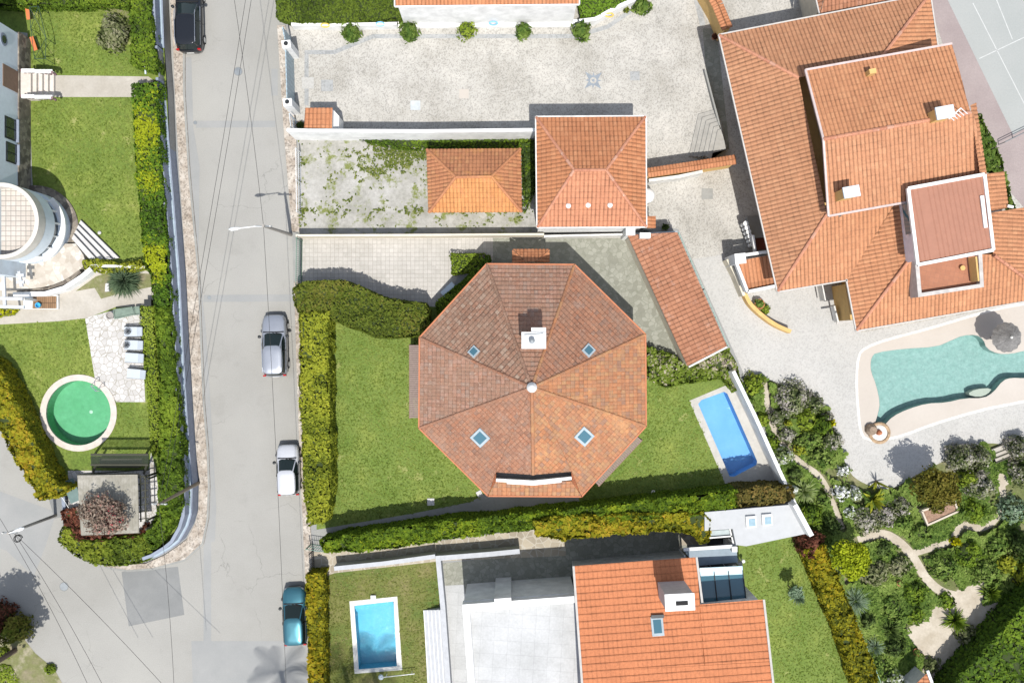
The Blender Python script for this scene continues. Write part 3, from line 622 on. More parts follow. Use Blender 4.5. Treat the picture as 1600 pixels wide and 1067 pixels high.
# pale clearings and drains
def slab(px, py, s_, m, z=.012, rz=0, name="drain_cover"):
    p = P(px, py, z); tag(MB().box((p.x, p.y, z), (s_, s_*.95, .012), rz).build(name, m), {'a': 0} and DRAIN.pop(0), 'drain cover', 'drain covers')
DRAIN = ["pale square drain cover just inside the gate of the cobbled court", "grey square drain cover second from the court gate", "pale blue square drain cover low in the cobbled court, above the long white wall",
 "cream square drain cover near the middle of the cobbled court", "pale blue square drain cover right of the stone compass star", "grey square drain cover in the small court right of the garage"]
for a in ((481, 130, .85, cobble_white), (511, 134, .85, cobble_band), (649, 165, .7, plain("bluish_cover", (.42, .45, .46), .8)), (725, 147, .68, beach_m), (992, 119, .68, cobble_band), (1105, 303, .8, concrete_gr)): slab(*a)
MANH = ["round manhole cover in the road at the top, under the cables", "round manhole cover in the road junction at lower left", "small round cover at the left end of the upper repair strip", "small round cover at the left end of the lower repair strip"]
for (px, py, r), l in zip(((372, 112, .27), (100, 916, .28), (305, 192, .12), (327, 465, .12)), MANH):
    p = P(px, py, .01); o = thing("manhole_cover", l, "manhole cover", (p.x, p.y, .0), "manhole covers")
    MB().lathe((p.x, p.y, .004), [(r, 0), (r, .014)], 28).build("lid", grey_metal, o); MB().lathe((p.x, p.y, .004), [(r*1.15, 0), (r*1.15, .008)], 28).build("frame", asphalt_dk, o)
# compass star in the court
st = P(927, 126, .012); mb = MB()
for k in range(8):
    a = math.radians(45*k+43); R_, w_ = (.85, .2) if k % 2 == 0 else (.6, .1)
    e = [(.22, -w_), (R_, 0), (.22, w_)]; mb.sheet([(st.x+x*math.cos(a)-y*math.sin(a), st.y+x*math.sin(a)+y*math.cos(a)) for x, y in e], .012)
for r0, r1 in ((0, .1), (.26, .34)): mb.sheet(circ(st, r1, 24), .014+r0*.01, [circ(st, r0, 24)] if r0 else [])
tag(mb.build("compass_star", plain("blue_grey_stone", (.22, .25, .28), .8)), "blue-grey compass star laid into the cobbled court", "paving star")
# fan of steps in the corner of the court
fan_m = plain("worn_grey_stone", (.31, .30, .275), .85, var=.15)
sp = [[(1081-5+7*i, 245+1*i), (1091+6*i, 179+5*i), (1116+2*i, 172+6*i), (1122, 178+6*i), (1134, 232), (1104, 243)] for i in range(6)]
o = thing("garden_steps", "fan-shaped grey stone steps in the corner of the cobbled court", "steps", P(1105, 225, 0))
for i, s_ in enumerate(sp):
    s_ = [s_[0], s_[1], s_[2], (1127+i, 190+6*i), (1134, 234), (1100, 243)]
    MB().prism([(p.x, p.y) for p in PL(s_, .1*i)], 0, .09+.09*i).build("step", fan_m, o)
ground("eave_shade_strip", [(1098, 45), (1120, 45), (1140, 235), (1134, 233), (1103, 110)], .012, stone_grey)  # darker sheet laid where the eave's shade falls, shade put into the colour

# pools --------------------------------------------------------------
def pool(label, poly, z0, depth, floor, tint, m_cop=None, cop=None, wl=.1, name="swimming_pool"):
    c = poly[0]; o = thing(name, label, "swimming pool", (c[0], c[1], z0-depth))
    mb = MB(); n = len(poly); mb.sheet(poly, z0-depth)
    ar = sum(poly[i][0]*poly[(i+1) % n][1]-poly[(i+1) % n][0]*poly[i][1] for i in range(n)); pp = poly if ar > 0 else poly[::-1]
    mb.add([(p[0], p[1], z0-depth) for p in pp]+[(p[0], p[1], z0+.01) for p in pp], [(i, n+i, n+(i+1) % n, (i+1) % n) for i in range(n)])
    mb.build("basin", floor, o); MB().sheet(inset(poly, .005), z0-wl).build("water", watermat("water_"+floor.name, tint), o)
    if cop:
        a = offset_path(pp+pp[:2], 0)[1:-1] if 0 else pp; ou = inset(pp, -cop); mb = MB()
        mb.sheet(ou, z0+.06, [pp]); mb.add([(p[0], p[1], z0) for p in ou]+[(p[0], p[1], z0+.06) for p in ou], [(i, (i+1) % n, n+(i+1) % n, n+i) for i in range(n)])
        mb.add([(p[0], p[1], z0-.1) for p in pp]+[(p[0], p[1], z0+.06) for p in pp], [(i, n+i, n+(i+1) % n, (i+1) % n) for i in range(n)])
        mb.build("coping", m_cop or white_w, o)
    return o
pb = pool("bright blue rectangular pool in a pale surround by the slanting white wall", [(p.x, p.y) for p in PL(pool_b, 0)], .018, 1.2, pool_blue, (.78, .93, 1))
pc = pool("cyan rectangular pool with pale rim in the bottom lawn, palm shadow on it", [(p.x, p.y) for p in PL(pool_c, 0)], .02, 1.1, pool_cyan, (.72, .95, 1))
for k in range(3):
    a, b = P(554+k*.2, 949+3.5*k, 0), P(615+k*.2, 942+3.5*k, 0); MB().bar((a.x, a.y, -.2-.22*k), (b.x-.05, b.y, -.2-.22*k), .26, .1).build("pool_step", pool_cyan, pc)
pf = pool("free-form turquoise lagoon pool with a smooth beige beach", [(p.x, p.y) for p in PL(free_w, 0)], .014, .8, pool_turq, (.86, .97, .96), wl=.05)
MB().prism([(p.x, p.y) for p in PL(smooth_loop([(1512, 616), (1525, 608), (1552, 606), (1545, 616), (1530, 621)], 1), 0)], -.7, -.12).build("shelf", beach_m, pf)
pr = pool("round pool with green water and a pale ring of coping in the left lawn", circ(poolr_c, poolr_r), G1, 1.0, pool_green, (.78, 1, .9), plain("pinkish_coping", (.50, .45, .40), .8), .42, wl=.12)
MB().lathe((poolr_c.x+.4, poolr_c.y, G1-.99), [(.13, 0), (.1, .02)], 14).build("drain", white_w, pr)
# fountain rocks at the tip of the lagoon pool
f = P(1373, 676, 0); o = thing("fountain_basin", "small round rocky fountain basin with ochre rim at the tip of the lagoon pool", "fountain", f)
MB().lathe((f.x, f.y, 0), [(.74, 0), (.78, .16), (.7, .24), (.58, .22), (.56, .1)], 22).build("rim", plain("ochre_rock", (.34, .24, .15), .9, var=.45, sc_=5), o)
MB().lathe((f.x, f.y, .1), [(.6, 0), (.45, .08), (.1, .16)], 18).build("basin", white_w, o)
MB().lathe((f.x-.1, f.y+.05, .2), [(.22, 0), (.16, .3), (.05, .42)], 9).build("rock", terra, o)
mb = MB().lathe((f.x-.62, f.y+.25, 0), [(.42, 0), (.4, .35), (.25, .6), (.1, .66)], 9); mb.build("boulder", plain("brown_rock", (.25, .19, .14), .95, var=.4), o)

# ================================================================== WALLS AND FENCES
# retaining wall along the road, in stepped sections
lw = [(262, -60), (267.5, 84), (268.5, 142), (278.5, 270), (291.5, 430), (296.5, 535), (302, 631), (307, 707), (311, 753), (310, 797), (304, 817), (291, 840), (278, 851), (258, 863), (244, 868)]
def rw(i0, i1, ztop, label):
    q = [(p.x, p.y) for p in PL(lw[i0:i1+1], 0)]; o = thing("retaining_wall", label, "wall", (*q[0], 0), "sections of the slate blue road wall")
    MB().prism(strip(q, 0, -.3)[::-1] if 0 else strip(q, -.32, -.02), 0, 1.22).build("lower_wall", slate, o)
    MB().prism(strip(q, -.42, -.22) if 0 else strip(q, -.42, -.2), 1.22, ztop).build("upper_wall", slate, o)
    MB().prism(strip(q, -.2, -.09), 1.222, 1.26).build("ledge", coping_b, o)
rw(0, 1, 2.15, "slate blue road wall section beside the black car at the top")
rw(2, 7, 2.15, "long slate blue road wall section left of the road, below the garden path")
rw(7, 14, 2.15, "curved slate blue road wall section round the street corner")
# entrance gate in that wall
g0, g1 = P(267, 90, 0), P(268.5, 138, 0); o = thing("garden_gate", "grey metal gate recessed in the blue wall at the end of the garden path", "gate", (g0.x, g0.y, 0))
MB().bar((g0.x-.1, g0.y, 1.1), (g1.x-.1, g1.y, 1.1), .06, 1.9).build("panel", grey_metal, o)
for g in (g0, g1): MB().box((g.x-.15, g.y, 1.15), (.18, .18, 2.3)).build("post", slate, o)
MB().bar((g0.x-.9, g0.y-.3, 2.35), (g1.x-.9, g1.y+.3, 2.35), .1, .1).build("lintel", ledge_m, o)
cool_w = plain("cool_grey_render", (.40, .41, .43), .85, var=.1)
# white walls
wall("boundary_wall", "long white wall between the cobbled court and the weedy yard", [(448, 203), (480, 204), (660, 205), (836, 203)], 2.6, .22, white)
wall("boundary_wall", "low white wall under the tall green hedge at the top", [(455, 38), (520, 39), (620, 37)], .9, .2, white)
wall("boundary_wall", "curving white wall below the light green hedge at the top centre", [(905, 33), (930, 30), (962, 12), (990, 0), (1010, -20)], 1.0, .25, white)
wall("boundary_wall", "thin cream wall between the weedy yard and the tiled patio", [(462, 368), (700, 367), (850, 366)], 1.4, .14, cream)
wall("boundary_wall", "low cream wall behind the garage, above the mossy paving", [(850, 369), (982, 366)], 1.2, .14, white_w)
wall("boundary_wall", "white slanting wall right of the bright blue pool", [(1146, 580), (1180, 650), (1218, 735), (1246, 795)], 2.0, .24, white)
wall("boundary_wall", "white wall along the stone path above the bottom pool lawn", [(522, 888), (600, 880), (680, 869)], 1.1, .3, cool_w)
wall("boundary_wall", "white wall right of the bottom pool lawn", [(684, 868), (692, 950), (702, 1090)], 1.22, .34, cool_w)
wall("boundary_wall", "white wall above the shaded stone terrace of the modern house", [(684, 872), (760, 866), (812, 861)], 1.2, .34, cool_w)
wall("boundary_wall", "short grey-green wall stub beside the garage chimney box", [(992, 366), (1058, 363)], 1.5, .16, ledge_m)
wall("boundary_wall", "curved white garden wall below the round tower", [(20, 460), (70, 459), (100, 450), (128, 432), (142, 420)], G1+.9, .3, white, z0=G1)
wall("boundary_wall", "white wall with trailing yellow plants below the tower steps", [(140, 415), (180, 416), (226, 418)], G1+.7, .18, white_w, z0=G1)
# ochre walls with tile caps by the big house
def capwall(label, pts, z1, t=.35):
    q = [(p.x, p.y) for p in PL(pts, z1)]; o = thing("capped_wall", label, "wall", (*q[0], 0), "ochre walls with tiled caps")
    MB().prism(strip(q, -t/2+.04, t/2-.04), 0, z1-.1).build("masonry", yellow_w, o); mb = None
    for a, b in zip(q[:-1], q[1:]):
        a, b = Vector((a[0], a[1], z1)), Vector((b[0], b[1], z1)); d = (b-a).normalized(); s_ = Vector((-d.y, d.x, 0))*t*.75
        for sg in (1, -1): mb = facet([a+s_*sg-Vector((0, 0, .12)), b+s_*sg-Vector((0, 0, .12)), b, a], .22, .35, mb=mb)
    mb.build("tile_cap", r_gar, o)
capwall("ochre wall with tiled cap leading down to the big house's top left corner", [(1100, -30), (1122, 8), (1137, 45)], 2.4, .5)
capwall("ochre wall with tiled cap between the garage and the big house", [(1012, 270), (1080, 260), (1150, 249)], 2.4, .42)
wall("boundary_wall", "pale wall band right of the garage under the tiled cap", [(1014, 282), (1060, 276), (1098, 268)], 1.4, .2, white_w)
wall("boundary_wall", "low grey kerb wall along the right flank of the steps", [(1102, 110), (1115, 160), (1134, 230)], .45, .12, concrete_gr)
q = smooth_loop([(p.x, p.y) for p in PL([(1164, 458), (1172, 475), (1190, 492), (1212, 508), (1236, 518)], .8)], 2, False)
tag(MB().prism(strip(q, -.13, .13), 0, .8).build("garden_wall", yellow_w), "curved low ochre wall beside the terracotta pot", "wall")
wall("garden_wall", "grey slanting wall along the left of the small tiled porch roof", [(1137, 405), (1150, 430), (1163, 462)], 1.2, .2, cream)

def fence(label, pts, h, m, z0=0, n=6, cat="fence", name="metal_fence", gap=.13):
    q = PL(pts, z0+h); o = thing(name, label, cat, (q[0].x, q[0].y, z0))
    for a, b in zip(q[:-1], q[1:]):
        a, b = Vector((a.x, a.y, 0)), Vector((b.x, b.y, 0)); L = (b-a).length; k = max(1, round(L/2.2)); mb = MB()
        for i in range(k+1): p = a.lerp(b, i/k); MB().box((p.x, p.y, z0+h/2), (.07, .07, h)).build("post", m, o)
        for i in range(max(2, int(L/gap))): p = a.lerp(b, i/max(1, int(L/gap)-1)); mb.box((p.x, p.y, z0+h*.5), (.022, .022, h*.92))
        for zz in (.06, h*.5, h-.04): mb.bar((a.x, a.y, z0+zz), (b.x, b.y, z0+zz), .035, .035)
        mb.build("railings", m, o)
fence("green metal driveway gate at the left end of the tiled patio", [(463, 372), (462, 445)], 1.8, green_fence, name="driveway_gate", cat="gate")
fence("pale metal railing at the left edge of the weedy yard", [(462, 232), (463, 330)], 1.5, metal_w)
fence("green mesh fence along the right edge of the long red roof", [(1061, 364), (1100, 452), (1138, 540)], 2.9, plain("pale_green_mesh", (.25, .38, .31), .7), gap=.3)
fence("pale green fence right of the rusty hedge at lower right", [(1283, 852), (1305, 900), (1345, 985), (1382, 1080)], 1.5, plain("pale_green_mesh", (.25, .38, .31), .7), gap=.3)
fence("green garden gate between the hedge and the stone path by the road", [(478, 858), (506, 862)], 1.6, green_fence, name="garden_gate", cat="gate")
fence("black railings at the foot of the stone path beside the road", [(483, 866), (484, 896)], 1.4, dark)
# sliding gate of the court: pillars and vertical boards
o = thing("sliding_gate", "tall blue-grey boarded gate of the cobbled court", "gate", P(459, 120, 0))
for nm, a, b in (("gate_leaf", (446, 78), (448, 155)), ("side_panel", (441, 42), (445, 62))):
    a, b = P(*a, 2.3), P(*b, 2.3); n = int((a-b).length/.16); mb = MB()
    for i in range(n): p = a.lerp(b, (i+.5)/n); mb.box((p.x, p.y, 1.15), (.05 if i % 2 else .08, .15, 2.25))
    mb.build(nm, teal_gate, o)
for px, py in ((447, 69), (449, 160)):
    p = P(px, py, 2.5); MB().box((p.x, p.y, 1.25), (.6, .5, 2.5), .1).build("pillar", white, o); MB().lathe((p.x, p.y, 2.5), [(.12, 0), (.15, .12), (.06, .24)], 10).build("pillar_lamp", dark, o)
fence("white framed side gate left of the small tiled hut", [(452, 178), (454, 198)], 1.9, ledge_m, name="side_gate", cat="gate")

# ================================================================== BUILDINGS
def shell(o, pts, z1, m, ins=.4, z0=0., name="wall"):
    """outer walls below an eave outline seen at z1"""
    q = inset([(p.x, p.y) for p in PL(pts, z1)], ins); n = len(q)
    return MB().prism(q, z0, z1-.04).build(name, m, o)
def hip(o, eave, ridge, ze, zr, m, wallm, gm=None, tp=.25, row=.4, amp=.045, step=.03, fm=None, ins=.4, ridge_m=None):
    """four-sided hipped roof: eave corners TL,TR,BR,BL and ridge ends L,R"""
    E = PL(eave, ze); R = PL(ridge, zr); sides = [("north", [E[1], E[0], R[0], R[1]]), ("east", [E[2], E[1], R[1]]), ("south", [E[3], E[2], R[1], R[0]]), ("west", [E[0], E[3], R[0]])]
    for k, (nm, pts) in enumerate(sides): facet(pts, tp, row, amp, step).build("roof_slope", (fm or {}).get(nm, m), o)
    for a, b in ((E[0], R[0]), (E[3], R[0]), (E[1], R[1]), (E[2], R[1]), (R[0], R[1])): ridge_tiles([a, b], o, ridge_m or m)
    if gm: gutters(E, o, gm)
    shell(o, eave, ze, wallm, ins)
# garage
o = thing("garage", "garage with a red-orange hipped roof, white eaves and three pale roof vents", "garage", P(923, 268, 0))
hip(o, [(838, 184), (1008, 183), (1009, 354), (840, 355)], [(897, 266), (947, 266)], 4.4, 6.3, r_gar, white, white_w, tp=.27, fm={"south": roofmat("sunlit_orange_tiles", [(.49, .215, .12), (.52, .235, .13), (.47, .2, .11)])}, ins=.1)  # south slope has a lighter tile copy, sunlight painted into its colour
for px, py in ((888, 322), (919, 321), (953, 321)):
    p = P(px, py, 5.15); MB().lathe(p, [(.16, 0), (.17, .1), (.05, .2)], 14).build("roof_vent", white, o)
# carport hut in the weedy yard
o = thing("outbuilding", "low outbuilding with lichened orange hipped roof in the weedy yard", "outbuilding", P(740, 282, 0))
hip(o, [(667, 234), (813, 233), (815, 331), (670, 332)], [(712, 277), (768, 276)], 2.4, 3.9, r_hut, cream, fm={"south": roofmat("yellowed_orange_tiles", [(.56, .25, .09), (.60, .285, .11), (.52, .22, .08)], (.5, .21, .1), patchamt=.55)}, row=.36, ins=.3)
# small hut beside the gate
o = thing("gate_hut", "tiny hut with a single-slope orange tiled roof beside the court gate", "hut", P(500, 185, 0))
E = PL([(475, 200), (519, 201), (519, 168), (476, 168)], 2.5); E[2].z = E[3].z = 2.3
facet([E[3], E[2], E[1], E[0]], .28, .4).build("roof_slope", r_gar, o); shell(o, [(475, 200), (519, 201), (519, 170), (476, 170)], 2.3, white, .03)
MB().prism([(p.x, p.y) for p in PL([(519, 170), (530, 182), (529, 201), (519, 201)], 1.7)], 0, 1.7).build("side_wall", white, o)
# white house at the top edge
o = thing("white_house", "white house with orange tiled roof at the top edge, only its front eave in view", "house", P(760, 20, 0))
E = PL([(618, 10), (904, 7), (904, -140), (618, -140)], 4.0); E2 = [E[0], E[1], Vector((E[1].x, E[1].y+3.2, 5.3)), Vector((E[0].x, E[0].y+3.2, 5.3))]
facet(E2).build("roof_slope", r_gar, o); gutters(E, o, white); MB().prism(inset([(p.x, p.y) for p in E], .12), 0, 3.98).build("wall", white, o)
MB().bar(P(622, 39, .1), P(904, 37, .1), .5, .3).build("plinth", white, o)
# small tiled lean-to and long roof, chimney boxes
o = thing("lean_to", "tiny orange tiled lean-to at the garage's lower right corner", "lean-to", P(1016, 348, 0))
facet([P(1024, 357, 2.2), P(1024, 338, 2.2), P(1010, 338, 2.5), P(1010, 357, 2.5)], .25, .35).build("roof_slope", r_gar, o); shell(o, [(1010, 338), (1024, 338), (1024, 357), (1010, 357)], 2.2, white, .05)
o = thing("long_shed", "long narrow outbuilding with a faded red single-slope roof beside the mossy paving", "outbuilding", P(1055, 465, 0))
q = PL([(1074, 572), (980, 367), (1058, 363), (1136, 541)], 2.6); q[2].z = q[3].z = 2.95
q[2], q[3] = P(1058, 363, 2.95), P(1136, 541, 2.95)
facet(q, .3, .36, .028, .03).build("roof_slope", r_red, o); shell(o, [(1074, 572), (980, 367), (1058, 363), (1136, 541)], 2.6, cream, .12)
MB().bar(q[0]+Vector((.1, -.05, -.02)), q[3]+Vector((.0, -.05, -.02)), .12, .16).build("verge", white_w, o)
p = P(1008, 368, 3.2); MB().box((p.x, p.y, 3.0), (.72, .36, .5)).build("roof_box", white, o)
o = thing("chimney_block", "white square chimney block at the garage's bottom right corner", "chimney", P(985, 361, 0)); p = P(985, 361, 3.2)
MB().box((p.x, p.y, 1.6), (.5, .5, 3.2)).build("stack", white, o); MB().box((p.x, p.y, 3.24), (.62, .6, .09)).build("cap", white, o)
p = P(1013, 304, 1.6); o = thing("water_tank", "white round water tank tucked against the garage's right wall", "water tank", (p.x, p.y, 0))
MB().lathe((p.x, p.y, 0), [(.5, 0), (.52, 1.2), (.4, 1.5), (.1, 1.6)], 22).build("tank", white, o, True); MB().lathe((p.x, p.y, 1.58), [(.12, 0), (.12, .08)], 12).build("lid", white_w, o)

# octagonal house ----------------------------------------------------
OZ, OA = 4.3, 8.7
o = thing("octagonal_house", "octagonal house with weathered brown and orange tiled roof in the middle of the lawn", "house", P(832, 594, 0)); oct_o = o
V8 = [(761, 414), (897, 415), (1007, 523), (1008, 665), (908, 774), (763, 773), (656, 668), (657, 528)]
E8 = PL(V8, OZ); AP = P(831, 605, OA)
def onplane(px, py, a, b, c):
    n = (b-a).cross(c-a); cp = Vector((0, 0, H)); d = P(px, py, 0)-cp; t = (a-cp).dot(n)/d.dot(n); return cp+d*t
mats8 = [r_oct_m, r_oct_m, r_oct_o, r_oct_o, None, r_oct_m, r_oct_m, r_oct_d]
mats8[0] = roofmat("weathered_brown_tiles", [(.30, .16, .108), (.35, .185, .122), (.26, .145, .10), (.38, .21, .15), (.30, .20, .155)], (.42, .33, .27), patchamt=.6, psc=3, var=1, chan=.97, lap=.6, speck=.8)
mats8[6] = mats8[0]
kw = dict(tp=.24, row=.33, amp=.014, step=.05)
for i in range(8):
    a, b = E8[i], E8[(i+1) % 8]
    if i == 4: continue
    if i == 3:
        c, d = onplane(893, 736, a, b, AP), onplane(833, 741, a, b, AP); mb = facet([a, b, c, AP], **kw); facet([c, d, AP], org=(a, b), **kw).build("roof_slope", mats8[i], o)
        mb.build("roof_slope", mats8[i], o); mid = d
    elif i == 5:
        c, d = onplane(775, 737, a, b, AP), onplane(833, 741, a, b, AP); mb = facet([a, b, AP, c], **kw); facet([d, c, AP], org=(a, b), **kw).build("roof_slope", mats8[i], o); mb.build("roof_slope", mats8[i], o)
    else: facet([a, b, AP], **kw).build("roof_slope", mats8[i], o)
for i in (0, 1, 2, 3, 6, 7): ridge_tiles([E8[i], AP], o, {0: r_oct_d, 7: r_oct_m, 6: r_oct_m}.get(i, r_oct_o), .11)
ridge_tiles([mid, AP], o, r_oct_o, .12)
SL = [P(763, 773, OZ), P(908, 774, OZ), P(893, 751, OZ+.75), P(833, 753, OZ+.75), P(775, 751, OZ+.75)]
facet(SL, .3, .36, .03, .03).build("roof_slope", r_oct_o, o)
for (bx, by), (cx_, cy_), (ex, ey), pl_ in (((908, 774), (893, 736), (893, 751), (2, 3)), ((763, 773), (775, 737), (775, 751), (6, 5))):
    bb = P(bx, by, OZ); cc_ = onplane(cx_, cy_, E8[3] if bx > 800 else E8[5], E8[4] if bx > 800 else E8[6], AP); ee = P(ex, ey, OZ+.75); mb = MB(); mb.add([bb, cc_, ee, bb+Vector((0, 0, -.2)), cc_+Vector((0, 0, -.9)), ee+Vector((0, 0, -.9))], [(0, 1, 2), (2, 1, 0), (1, 4, 5, 2)]); mb.build("cheek", terra, o)
MB().prism(inset([(p.x, p.y) for p in E8], .55), 0, OZ-.05).build("wall", cream, o); gutters(E8, o, terra, .1)
q = PL([(775, 750), (833, 753), (893, 747)], OZ+1.0); MB().prism(strip([(p.x, p.y) for p in q], -.1, .1), OZ, OZ+.98).build("balcony_parapet", white, o)
MB().prism(strip([(p.x, p.y) for p in PL([(792, 752.5), (833, 755), (877, 750.5)], OZ+.9)], -.13, -.02), OZ+.4, OZ+.9).build("balcony_planter", white, o)
MB().prism([(p.x, p.y) for p in PL([(772, 735), (895, 733), (895, 748), (833, 753), (774, 750)], OZ+.3)], OZ, OZ+.25).build("balcony_floor", concrete_gr, o)
mb = MB().lathe(AP-Vector((0, 0, .1)), [(.3, 0), (.32, .2), (.2, .32), (.16, .5), (.05, .56)], 20); mb.build("roof_finial", white, o, True)
cz = 8.9; c = P(834, 531, cz); ch = MB().box((c.x, c.y, 7.6), (1.35, .95, 2.6)).build("chimney", white_w, o)
MB().box((c.x, c.y-.03, cz+.02), (1.5, 1.02, .1)).build("chimney_cap", white, ch); MB().lathe((c.x-.12, c.y-.05, cz+.07), [(.16, 0), (.15, .25), (.19, .28), (.04, .36)], 14).build("chimney_pot", grey_metal, ch)
MB().box((c.x+.3, c.y+.6, cz-.3), (.9, .3, .5)).build("flue", white, ch); MB().bar((c.x-.6, c.y+.3, cz+.14), (c.x+.6, c.y+.38, cz+.14), .05, .05).build("rail", grey_metal, ch)
def skylight(o, px, py, w_, h_, a, b, c, lift=.07):
    """roof window lying on the plane a,b,c"""
    p = onplane(px, py, a, b, c); u = (b-a).normalized(); n = u.cross(c-a).normalized(); n = n if n.z > 0 else -n; v = n.cross(u)
    def slabb(su, sv, l0, l1, m, nm, par):
        mb = MB(); qs = [p+u*x*su/2+v*y*sv/2 for x, y in ((-1, -1), (1, -1), (1, 1), (-1, 1))]
        mb.add([q+n*l0 for q in qs]+[q+n*l1 for q in qs], [(3, 2, 1, 0), (4, 5, 6, 7), (0, 1, 5, 4), (1, 2, 6, 5), (2, 3, 7, 6), (3, 0, 4, 7)]); return mb.build(nm, m, par)
    s_ = slabb(w_, h_, 0, lift+.05, plain("grey_blue_frame", (.32, .38, .41), .5), "skylight", o); slabb(w_*.66, h_*.7, lift+.05, lift+.062, glass_b, "pane", s_); slabb(w_*1.1, .14, lift+.05, lift+.08, grey_metal, "hood", s_) if 0 else None
skylight(o, 741, 550, .62, .62, E8[7], E8[0], AP); skylight(o, 919, 548, .66, .75, E8[1], E8[2], AP)
skylight(o, 751, 683, .95, 1.1, E8[5], E8[6], AP); skylight(o, 912, 681, .95, 1.15, E8[3], E8[4], AP)
# porch
hp = [(801, 390), (858, 390), (858, 411), (801, 411)]; E = PL(hp, 2.6); m_ = (E[2]+E[3])/2; R0, R1 = P(812, 404, 3.3), P(847, 404, 3.3)
R0, R1 = P(823, 410, 3.4), P(836, 410, 3.4)
facet([E[1], E[0], R0, R1], .25, .3).build("porch_roof", r_gar, o); facet([E[2], E[1], R1], .25, .3).build("porch_roof", r_gar, o); facet([E[0], E[3], R0], .25, .3).build("porch_roof", r_gar, o)
MB().prism(inset([(p.x, p.y) for p in E], .2), 0, 2.5).build("porch", cream, o)
def awning(label, pts, z, n):
    q = PL(pts, z); o2 = thing("slatted_canopy", label, "canopy", (q[0].x, q[0].y, 0)); mb = MB()
    for i in range(n): t = (i+.5)/n; mb.bar(q[0].lerp(q[1], t), q[3].lerp(q[2], t), (q[1]-q[0]).length/n*.86, .05)
    mb.build("slats", wood_grey, o2)
    for a, b in ((q[0], q[1]), (q[3], q[2])): MB().bar(a-Vector((0, 0, .08)), b-Vector((0, 0, .08)), .09, .1).build("beam", wood, o2)
    for a in (q[0], q[1]): MB().box((a.x, a.y, z/2-.05), (.1, .1, z-.1)).build("post", wood, o2)
awning("brown slatted canopy on the left side of the octagonal house", [(640, 539), (640, 653), (660, 653), (660, 539)], 2.7, 34)
awning("brown slatted canopy on the lower right side of the octagonal house", [(1003, 688), (936, 759), (928, 752), (995, 681)], 2.7, 28)

# big house ----------------------------------------------------------
o = thing("big_house", "large rambling house with salmon tiled roofs and a raised upper storey at top right", "house", P(1370, 230, 0))
ze, zi = 5.05, 6.7
fc = lambda pts, m=r_big, **k: facet([P(*p) for p in pts], **k).build("roof_slope", m, o)
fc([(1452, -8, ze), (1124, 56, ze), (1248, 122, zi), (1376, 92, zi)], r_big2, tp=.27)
fc([(1467, 95, ze), (1452, -8, ze), (1376, 92, zi)], tp=.27)
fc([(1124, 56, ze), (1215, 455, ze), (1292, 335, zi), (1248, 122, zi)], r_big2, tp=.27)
fc([(1215, 455, ze), (1323, 437, ze), (1397, 321, zi+.05), (1292, 335, zi)], tp=.26)
fc([(1323, 437, ze), (1338, 516, ze), (1421, 406, zi), (1412, 318, zi), (1397, 321, zi)], tp=.26)
fc([(1338, 516, ze), (1640, 463, ze), (1553, 399, zi), (1500, 398, zi), (1421, 406, zi)], tp=.26)
fc([(1640, 463, ze), (1640, 318, ze), (1545, 333, zi), (1553, 399, zi)], tp=.26)
fc([(1575, 325, 5.75), (1568, 268, 5.75), (1540, 272, 6.25), (1548, 331, 6.25)], tp=.26)
for a, b in (((1124, 56, ze), (1248, 122, zi)), ((1452, -8, ze), (1376, 92, zi)), ((1215, 455, ze), (1292, 335, zi)), ((1338, 516, ze), (1421, 406, zi)), ((1553, 399, zi), (1640, 463, ze))): ridge_tiles([P(*a), P(*b)], o, r_big2 if 0 else r_big, .12)
ev = [(1124, 56), (1215, 455), (1323, 437), (1338, 516), (1640, 463), (1640, 318), (1575, 325), (1540, 180), (1467, 95), (1452, -8)]
gutters(PL(ev, ze)[:5], o, gutter_m, closed=False); gutters([P(1452, -8, ze), P(1124, 56, ze)], o, gutter_m, closed=False); gutters([P(1452, -8, ze), P(1467, 95, ze)], o, gutter_m, closed=False)
MB().prism(inset([(p.x, p.y) for p in PL(ev, ze)], 1.5), 0, ze-.05).build("wall", yellow_w, o)
MB().bar(P(1574, 322, 5.95), P(1583, 324, 5.95), .16, .12).build("downpipe", white, o)
# windows in the ochre west wall
for y0, y1, nm in ((470, 498, "glass_door"),):
    xx = {262: (1168, 1178), 318: (1182, 1188), 470: (1316, 1324)}[y0]; a, b = P(xx[0], y0, 1.4), P(xx[1], y1, 1.4)
    k = MB().bar((a.x, a.y, 1.6), (b.x, b.y, 1.6), .1, 1.2).build(nm, white_w, o); MB().bar((a.x-.03, a.y-.05, 1.6), (b.x-.03, b.y+.05, 1.6), .08, 1.0).build("pane", glass_b, k)
# upper storey
zu, zt = 7.65, 8.95
fc([(1487, 69, zu), (1258, 110, zu), (1286, 218, zt), (1516, 176, zt)], r_big, tp=.26)
fc([(1294, 338, zu), (1546, 292, zu), (1521, 176, zt), (1286, 218, zt)], roofmat("sunlit_salmon_tiles", [(.47, .22, .115), (.505, .245, .13), (.44, .2, .105), (.54, .275, .15)], chan=.62, lap=.92), tp=.26)  # slightly lighter copy for the sun-facing slope, light painted into the tiles
fc([(1543, 290, 7.95), (1524, 161, 8.35), (1516, 165, 8.75), (1532, 290, 8.45)], r_big, tp=.26)
MB().prism(inset([(p.x, p.y) for p in PL([(1260, 112), (1486, 71), (1514, 165), (1538, 285), (1296, 335), (1286, 218)], zu)], .85), zi-1.6, zu-.02).build("upper_wall", cream, o)
gb = [P(1258, 110, zu), P(1286, 218, zt), P(1294, 338, zu)]
